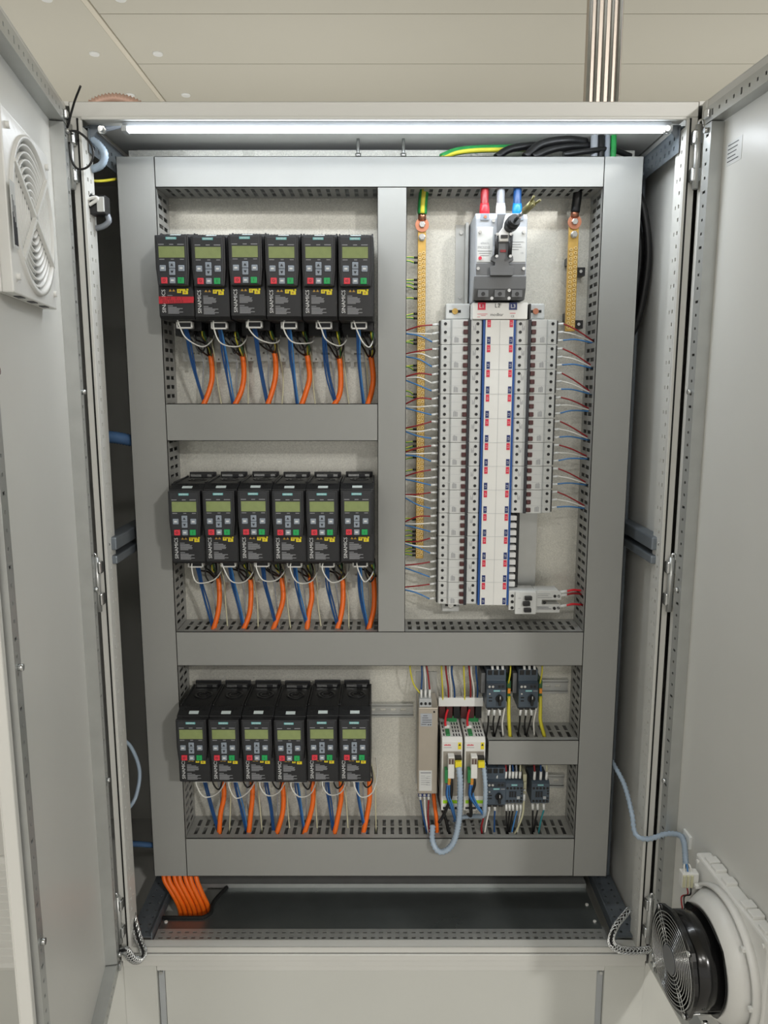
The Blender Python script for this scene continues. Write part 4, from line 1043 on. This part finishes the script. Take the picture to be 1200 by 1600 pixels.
for k, (x, mt, nm, r_) in enumerate(((446, 'grey_wire', 'dark grey', 8), (460, 'black_wire', 'black', 8), (474, 'conduit_grey', 'pale grey', 6), (487, 'green_wire', 'green', 6.5))):
    wire('riser_cable', [(x, 1722, 1940), (x + 1, 1724, 1985), (x + 3, 1735, 2030)], r_, mt, '%s cable rising through the cabinet roof' % nm, 'cable', 'cables rising through the roof', 10)
for k, (dx, dy, mt) in enumerate(((0, 0, 'black_wire'), (-13, 18, 'black_wire'), (-4, 40, 'black_wire'), (-22, -10, 'black_wire'))):
    wire('loop_cable', [(546 + dx, 1760 + dy, 1930), (568 + dx, 1752 + dy, 1870), (582 + dx, 1748 + dy, 1780), (577 + dx, 1752 + dy, 1690), (564 + dx, 1760 + dy, 1620), (536 + dx, 1770 + dy, 1570)], (9, 9, 8, 5)[k], mt, '%s thick black cable bowing behind the right duct' % ORD[k], 'cable', 'black cables behind the right duct', 10)
wire('earth_wire', [(556, 1742, 1800), (552, 1740, 1740), (546, 1742, 1690), (538, 1750, 1640)], 2.6, 'yellow_wire', 'yellow-green wire among the black cables behind the right duct', 'wire')
# orange bundle dropping through the floor plate
for k in range(7):
    a = k / 6; xt = -543 + 76 * a; xb = -508 + 72 * a; d_ = 3 * (k % 2)
    wire('orange_cable', [(xt, 1735, 380), (xt - 1, 1722 - d_, 318), (xt + 1 + 4 * a, 1706 - d_, 292), (xt * .4 + xb * .6, 1700 - d_, 258), (xb, 1702 - d_, 222), (xb + 4, 1708, 182)], 5.7, 'orange',
         '%s orange cable from the left in the bundle dropping through the floor' % ORD[k], 'cable', 'orange cable bundle at the floor cut-out', 10)
# hoses in the left gap
hose('corrugated_hose', [at(150, 684, 1640), at(175, 683, 1680), at(215, 690, 1720)], 13, 'hose_blue', 'thick blue corrugated hose crossing the left gap', 'conduit', None, 7, .08)
hose('corrugated_conduit', [at(185, 1150, 1640), at(205, 1168, 1660), at(218, 1205, 1680), at(212, 1245, 1670), at(196, 1270, 1640)], 4.4, 'conduit', 'pale blue conduit loop in the lower left gap', 'conduit', None, 5, .06)
hose('corrugated_hose', [at(198, 1318, 1640), at(220, 1319, 1680), at(245, 1321, 1710)], 6.5, 'hose_blue', 'thin blue hose crossing the left gap near the floor', 'conduit', None, 6, .08)
hose('corrugated_conduit', [at(130, 218, 1600), at(146, 200, 1600), at(166, 200, 1610), at(186, 196, 1640)], 6, 'conduit_grey', 'grey conduit curving up to the lamp in the top left corner', 'conduit', None, 5, .07)
hose('corrugated_conduit', [at(140, 215, 1590), at(156, 228, 1588), at(164, 242, 1588), at(158, 258, 1590), at(140, 266, 1600)], 7, 'conduit', 'pale blue conduit bend in the top left corner', 'conduit', None, 5, .08)
hose('corrugated_conduit', [at(168, 336, 1590), at(170, 346, 1588), at(160, 354, 1592), at(142, 358, 1605)], 5.4, 'conduit_grey', 'grey conduit leading out of the door switch', 'conduit', None, 5, .06)
wire('earth_wire', [at(132, 281, 1640), at(155, 283, 1660), at(182, 280, 1700)], 3, 'yellow_wire', 'yellow-green wire crossing the left gap near the door switch', 'wire')
# door switch
c = at(148, 322, 1585)
t = thing('door_switch', 'black door switch with white bracket on the left frame post', 'switch', (c[0], c[1], c[2] - 22))
X, Y, Z = c
MB().box(X - 18, X + 26, Y - 14, Y + 14, Z - 18, Z + 18).build('body', 'black', t, bevel=2)
MB().cyl((Y - 8, Z - 12), 'x', 9, X - 27, X - 13, 14).build('roller', 'black', t)
MB().tube(spline([(X - 14, Y - 18, Z - 12), (X - 18, Y - 19, Z - 6), (X - 10, Y - 19, Z + 6), (X + 8, Y - 18, Z + 12), (X + 12, Y - 18, Z + 8), (X - 4, Y - 18, Z - 2)]), 3.4, 8).build('bracket', 'white_plastic', t)
MB().box(X + 10, X + 24, Y - 17, Y - 13, Z - 14, Z + 14).build('label', 'mcb', t, bevel=1)
MB().cyl((X - 6, Z + 22), 'y', 4, Y - 10, Y - 2, 8).build('screw', 'zinc', t)
# cable tie
wire('cable_tie', [at(126, 134, 1500), at(116, 160, 1512), at(108, 190, 1522), at(106, 204, 1528), at(122, 206, 1532), at(140, 222, 1536), at(146, 242, 1536), at(138, 260, 1534), at(122, 264, 1532), at(112, 250, 1530), at(108, 222, 1528)], 2.2, 'black_wire', 'thin black cable tie looped round the upper left hinge', 'cable tie', None, 6)
# braided earth straps
def braid(pts, label):
    P = spline(pts, 14); m = MB()
    m.tube(P, 3.6, 6, 1)  # black core put in as the shade between the strands
    for k in range(8):
        ph = k * 2 * PI / 8; dirn = 1 if k % 2 else -1; q = []
        for i, p_ in enumerate(P):
            a = ph + dirn * i * .5
            q.append((p_[0] + 7.5 * math.cos(a), p_[1] + 4.4 * math.sin(a), p_[2] + 6.2 * math.sin(a + .6)))
        m.tube(q, 1.5, 5)
    tag(m.build('earth_strap', ['zinc', 'rubber_and_shade'], solo=True), label, 'strap', 'braided earth straps')
braid([at(183, 1488, 1530), at(196, 1485, 1526), at(207, 1498, 1524), at(218, 1500, 1526), at(224, 1488, 1535), at(216, 1465, 1560), at(207, 1430, 1590)], 'braided metal earth strap at the lower left corner')
braid([at(1014, 1484, 1530), at(995, 1486, 1528), at(970, 1484, 1528), at(955, 1472, 1535), at(962, 1448, 1555), at(982, 1422, 1590)], 'braided metal earth strap at the lower right corner')

# ================================================================== above the cabinet
t = thing('trunking', 'ribbed stainless cable trunk rising from the cabinet roof', 'trunking', (491, 1850, ZT))
for k, x in enumerate((458, 474.5, 491, 507.5, 524)):
    MB().tube([(x, 1846 - (4 if k in (0, 4) else 0), ZT), (x, 1846 - (4 if k in (0, 4) else 0), CH)], 4.2, 12).build('rib', 'zinc', t)
MB().box(455, 532, 1847, 1872, ZT, CH).build('channel', 'steel_brushed', t, bevel=2)
hose('corrugated_hose', [(-606 + 97 * math.cos(a), 1850 + 6 * math.sin(a * 2), ZT + 8 + 97 * math.sin(a)) for a in [PI * k / 8 for k in range(9)]], 12, 'copper_hose', 'copper coloured corrugated hose arching above the left cabinet corner', 'hose', None, 7, .16, 14)

# ================================================================== exhaust filter on the left door
def ring_pts(cx, cz, r, y, n=40): return [(cx + r * math.cos(2 * PI * i / n), y, cz + r * math.sin(2 * PI * i / n)) for i in range(n)]
t = thing('exhaust_filter', 'white square exhaust filter with round grille on the left door', 'filter', (-606, YF - 9, 1622), None, AL, True)
u0, w_, yb0 = 190, 252, -18
uc, zc = u0 + w_ / 2, w_ / 2
hole = [(uc + 112 * math.cos(a), zc + 112 * math.sin(a)) for a in [2 * PI * k / 32 for k in range(32)]]
m = MB(); m.box(u0, u0 + w_, yb0 + .2, yb0 + 8, 0, w_)
for a in (u0, u0 + w_ - 9): m.box(a, a + 9, yb0 + 8, yb0 + 24, 0, w_)
for a in (0, w_ - 9): m.box(u0 + 9, u0 + w_ - 9, yb0 + 8, yb0 + 24, a, a + 9)
m.build('frame', 'white_plastic', t, bevel=2)
# face sheet between the square frame and the round opening
m = MB(); N_ = 48
def sq(a):
    c, s_ = math.cos(a), math.sin(a); k = (w_ / 2 - 4) / max(abs(c), abs(s_)); return (uc + k * c, zc + k * s_)
vv = []; ff = []
for i in range(N_):
    a = 2 * PI * i / N_; x, z = sq(a); vv += [(x, yb0 + 24, z), (uc + 113 * math.cos(a), yb0 + 26, zc + 113 * math.sin(a))]
for i in range(N_): j_ = (i + 1) % N_; ff.append((2 * i, 2 * j_, 2 * j_ + 1, 2 * i + 1))
m.add(vv, ff).build('face', 'white_plastic', t)
MB().ringwall((uc, zc), 'y', 116, 109, yb0 + 8, yb0 + 30, 48).build('rim', 'white_plastic', t)
for k in range(9):
    r_ = 100 - k * 10.5
    MB().ringwall((uc, zc), 'y', r_ + 1.5, r_ - 1.5, yb0 + 14, yb0 + 26, 40, 0, r_ + 4, r_ + 1).build('louvre_ring', 'white_plastic', t)
for a in (.55, .55 + PI / 2 + .3):
    d_ = (math.cos(a), math.sin(a)); pq = (-d_[1] * 3, d_[0] * 3)
    MB().prism([(uc - 113 * d_[0] + pq[0], zc - 113 * d_[1] + pq[1]), (uc + 113 * d_[0] + pq[0], zc + 113 * d_[1] + pq[1]), (uc + 113 * d_[0] - pq[0], zc + 113 * d_[1] - pq[1]), (uc - 113 * d_[0] - pq[0], zc - 113 * d_[1] - pq[1])], 'y', yb0 + 26, yb0 + 32).build('cross_bar', 'white_plastic', t)
for zz, xx in ((24, u0 + 20), (24, u0 + w_ - 20), (w_ - 24, u0 + 20), (w_ - 24, u0 + w_ - 20)): MB().cyl((xx, zz), 'y', 5, yb0 + 22, yb0 + 30, 12).build('peg', 'white_plastic', t)
for xx in (40, 110, 180): MB().box(u0 + xx, u0 + xx + 26, yb0 + 10, yb0 + 20, -1, 1).build('clip_slot', 'print_dark', t)
p = MB().box(u0 + w_ - 14, u0 + w_ + 8, yb0 + 30.5, yb0 + 31.2, 60, 150, 0)
for k in range(7): p.box(u0 + w_ - 12 + k * 2.6, u0 + w_ - 10.8 + k * 2.6, yb0 + 31.2, yb0 + 31.6, 64, 90 + (k * 29) % 52, 1)
p.build('type_label', ['mcb', 'print_dark'], t)

# ================================================================== filter fan on the right door
t = thing('filter_fan', 'black round fan with wire guard on a white frame, right door', 'fan', (606, YF - 9, 346), None, AR, True)
u0, w_ = 192, 250; h = lambda a: 18 - a
uc, zc = u0 + w_ / 2, w_ / 2
MB().box(u0, u0 + w_, h(.2), h(30), 0, w_).build('frame', 'white_plastic', t, bevel=4)
for xx in (22, 46, 84, 148, 172, 208): MB().box(u0 + xx, u0 + xx + 20, h(2), h(24), w_ - 1, w_ + 6).build('clip', 'white_plastic', t, bevel=1.5)
for xx, zz in ((12, 12), (12, w_ - 12), (w_ - 12, 12), (w_ - 12, w_ - 12)): MB().cyl((u0 + xx, zz), 'y', 4, h(34), h(30), 10).build('peg', 'white_plastic', t)
MB().ringwall((uc, zc), 'y', 122, 116, h(44), h(30), 56).build('collar_rim', 'white_plastic', t)
MB().ringwall((uc, zc), 'y', 92, 86, h(70), h(32), 56, 0, 118, 112).build('collar', 'white_plastic', t)
for a in (PI / 4, 3 * PI / 4, 5 * PI / 4, 7 * PI / 4, 0, -PI / 2): MB().box(uc + 117 * math.cos(a) - 4, uc + 117 * math.cos(a) + 4, h(50), h(30), zc + 117 * math.sin(a) - 4, zc + 117 * math.sin(a) + 4).build('lug', 'white_plastic', t, bevel=1.5)
b = MB().ringwall((uc, zc), 'y', 81, 77, h(124), h(66), 56); b.build('fan_body', 'black_gloss', t)
def flange(a0, a1):
    P_ = []
    for i in range(48):
        a = 2 * PI * i / 48; r_ = 86 + 6 * max(0, math.cos(4 * (a - PI / 4))) ** 3
        P_.append(r_)
    vs, fs = [], []
    for i, r_ in enumerate(P_):
        a = 2 * PI * i / 48; c_, s_ = math.cos(a), math.sin(a)
        vs += [(uc + r_ * c_, h(a0), zc + r_ * s_), (uc + 77 * c_, h(a0), zc + 77 * s_), (uc + r_ * c_, h(a1), zc + r_ * s_), (uc + 77 * c_, h(a1), zc + 77 * s_)]
    for i in range(48):
        a = 4 * i; b_ = 4 * ((i + 1) % 48)
        fs += [(a, b_, b_ + 1, a + 1), (a + 2, a + 3, b_ + 3, b_ + 2), (a, a + 2, b_ + 2, b_), (a + 1, b_ + 1, b_ + 3, a + 3)]
    MB().add(vs, fs).build('flange', 'black_gloss', t)
flange(120, 127); flange(66, 73)
hub = MB().cyl((uc, zc), 'y', 32, h(122), h(76), 28).build('motor_hub', 'black', t)
for k in range(7):
    a = k * 2 * PI / 7
    c1, s1, c2, s2 = math.cos(a), math.sin(a), math.cos(a + .5), math.sin(a + .5)
    m = MB(); m.add([(uc + 30 * c1, h(116), zc + 30 * s1), (uc + 74 * c1, h(112), zc + 74 * s1), (uc + 74 * c2, h(84), zc + 74 * s2), (uc + 30 * c2, h(84), zc + 30 * s2),
                     (uc + 30 * c1, h(113), zc + 30 * s1), (uc + 74 * c1, h(109), zc + 74 * s1), (uc + 74 * c2, h(81), zc + 74 * s2), (uc + 30 * c2, h(81), zc + 30 * s2)],
                    [(0, 1, 2, 3), (7, 6, 5, 4), (0, 4, 5, 1), (1, 5, 6, 2), (2, 6, 7, 3), (3, 7, 4, 0)]); m.build('blade', 'black', t)
g = MB().cyl((uc, zc), 'y', 24, h(134), h(131.5), 28).build('guard_badge', 'sw_dark', t)
for k in range(9):
    MB().tube(ring_pts(uc, zc, 26 + k * 6.5, h(131 - .03 * k * k)), .95, 6, 0, False, True).build('guard_ring', 'zinc', t)
for k in range(4):
    a = PI / 4 + k * PI / 2
    for da in (-.12, .12):
        MB().tube([(uc + 24 * math.cos(a + da * 2), h(129.6), zc + 24 * math.sin(a + da * 2)), (uc + 82 * math.cos(a + da * .5), h(128.6), zc + 82 * math.sin(a + da * .5))], 1.2, 6).build('guard_spoke', 'zinc', t)
    MB().cyl((uc + 86 * math.cos(a), zc + 86 * math.sin(a)), 'y', 4.5, h(131), h(127), 10).build('screw', 'zinc', t)
MB().tube([(uc + 84 * math.cos(-.9), h(120), zc + 84 * math.sin(-.9)), (uc + 84 * math.cos(-.9), h(73), zc + 84 * math.sin(-.9))], 2, 6).build('tie_rod', 'zinc', t)
MB().cyl((uc + 70, zc - 68), 'y', 5, h(100), h(92), 10).build('vent_screw', 'zinc', t)
# its supply lead
q = [at(955, 1188, 1720), at(975, 1225, 1650), at(987, 1270, 1585), at(993, 1303, 1548), at(1012, 1311, 1526), at(1040, 1303, 1500), at(1062, 1305, 1466), at(1069, 1318, 1430), at(1071, 1340, 1385), at(1072, 1356, 1352)]
hose('corrugated_conduit', q, 5.2, 'conduit', 'pale blue conduit running from the cabinet to the fan', 'conduit', None, 10, .2)
c = at(1074, 1311, 1449)
t = MB().box(c[0] - 3, c[0] + 3, c[1] - 16, c[1] + 16, c[2] - 14, c[2] + 14).build('tie_anchor', 'plate_white', solo=True, bevel=1); tag(t, 'white square cable anchor stuck on the right door', 'cable anchor')
c = at(1076, 1372, 1332)
t = thing('connector_block', 'white lever connector between conduit and fan wires', 'connector', (c[0], c[1], c[2] - 16))
MB().box(c[0] - 16, c[0] + 16, c[1] - 9, c[1] + 9, c[2] - 15, c[2] + 15).build('housing', 'white_plastic', t, bevel=1.5)
for k in range(3): MB().box(c[0] - 15 + k * 7.4, c[0] - 10 + k * 7.4, c[1] - 12, c[1] - 8, c[2] - 13, c[2] + 12).build('lever', 'cream_wire', t, bevel=1)
for k in range(3): wire('lead_wire', [(c[0] - 10 + k * 7, c[1] - 2, c[2] + 13), (c[0] - 9 + k * 5, c[1] + 3, c[2] + 26), (at(1072, 1353, 1352)[0] + k * 2 - 2, 1352, at(1072, 1353, 1352)[2])], 1.5, ('white_wire', 'blue_light', 'white_wire')[k], '%s thin lead from conduit into the white connector' % ('left', 'middle', 'right')[k], 'wire', 'leads of the white connector', 6)
e_ = at(1066, 1412, 1290)
for k, (mt, nm) in enumerate((('red_wire', 'red'), ('black_wire', 'black'))):
    wire('fan_wire', [(c[0] - 4 + k * 8, c[1] - 3, c[2] - 14), (c[0] - 5 + k * 5, c[1] - 12, c[2] - 26), (e_[0] + k * 5, e_[1] + 6, e_[2] + 8), (e_[0] - 4 + k * 4, e_[1] - 22, e_[2] - 14)], 1.5, mt, 'thin %s wire from the white connector to the fan' % nm, 'wire', 'fan wires', 6)
# certificate sticker on the right door
t = thing('door_sticker', 'small white printed sticker on the right door', 'sticker', (606, YF - 9, 0), None, AR, True)
p = MB().box(66, 118, 17.5, 17.9, 1888, 1928, 0)
for k in range(5): p.box(70, 108 - (k * 11) % 14, 17.1, 17.5, 1894 + k * 7, 1895.6 + k * 7, 1)
p.build('print', ['mcb', 'print_dark'], t)
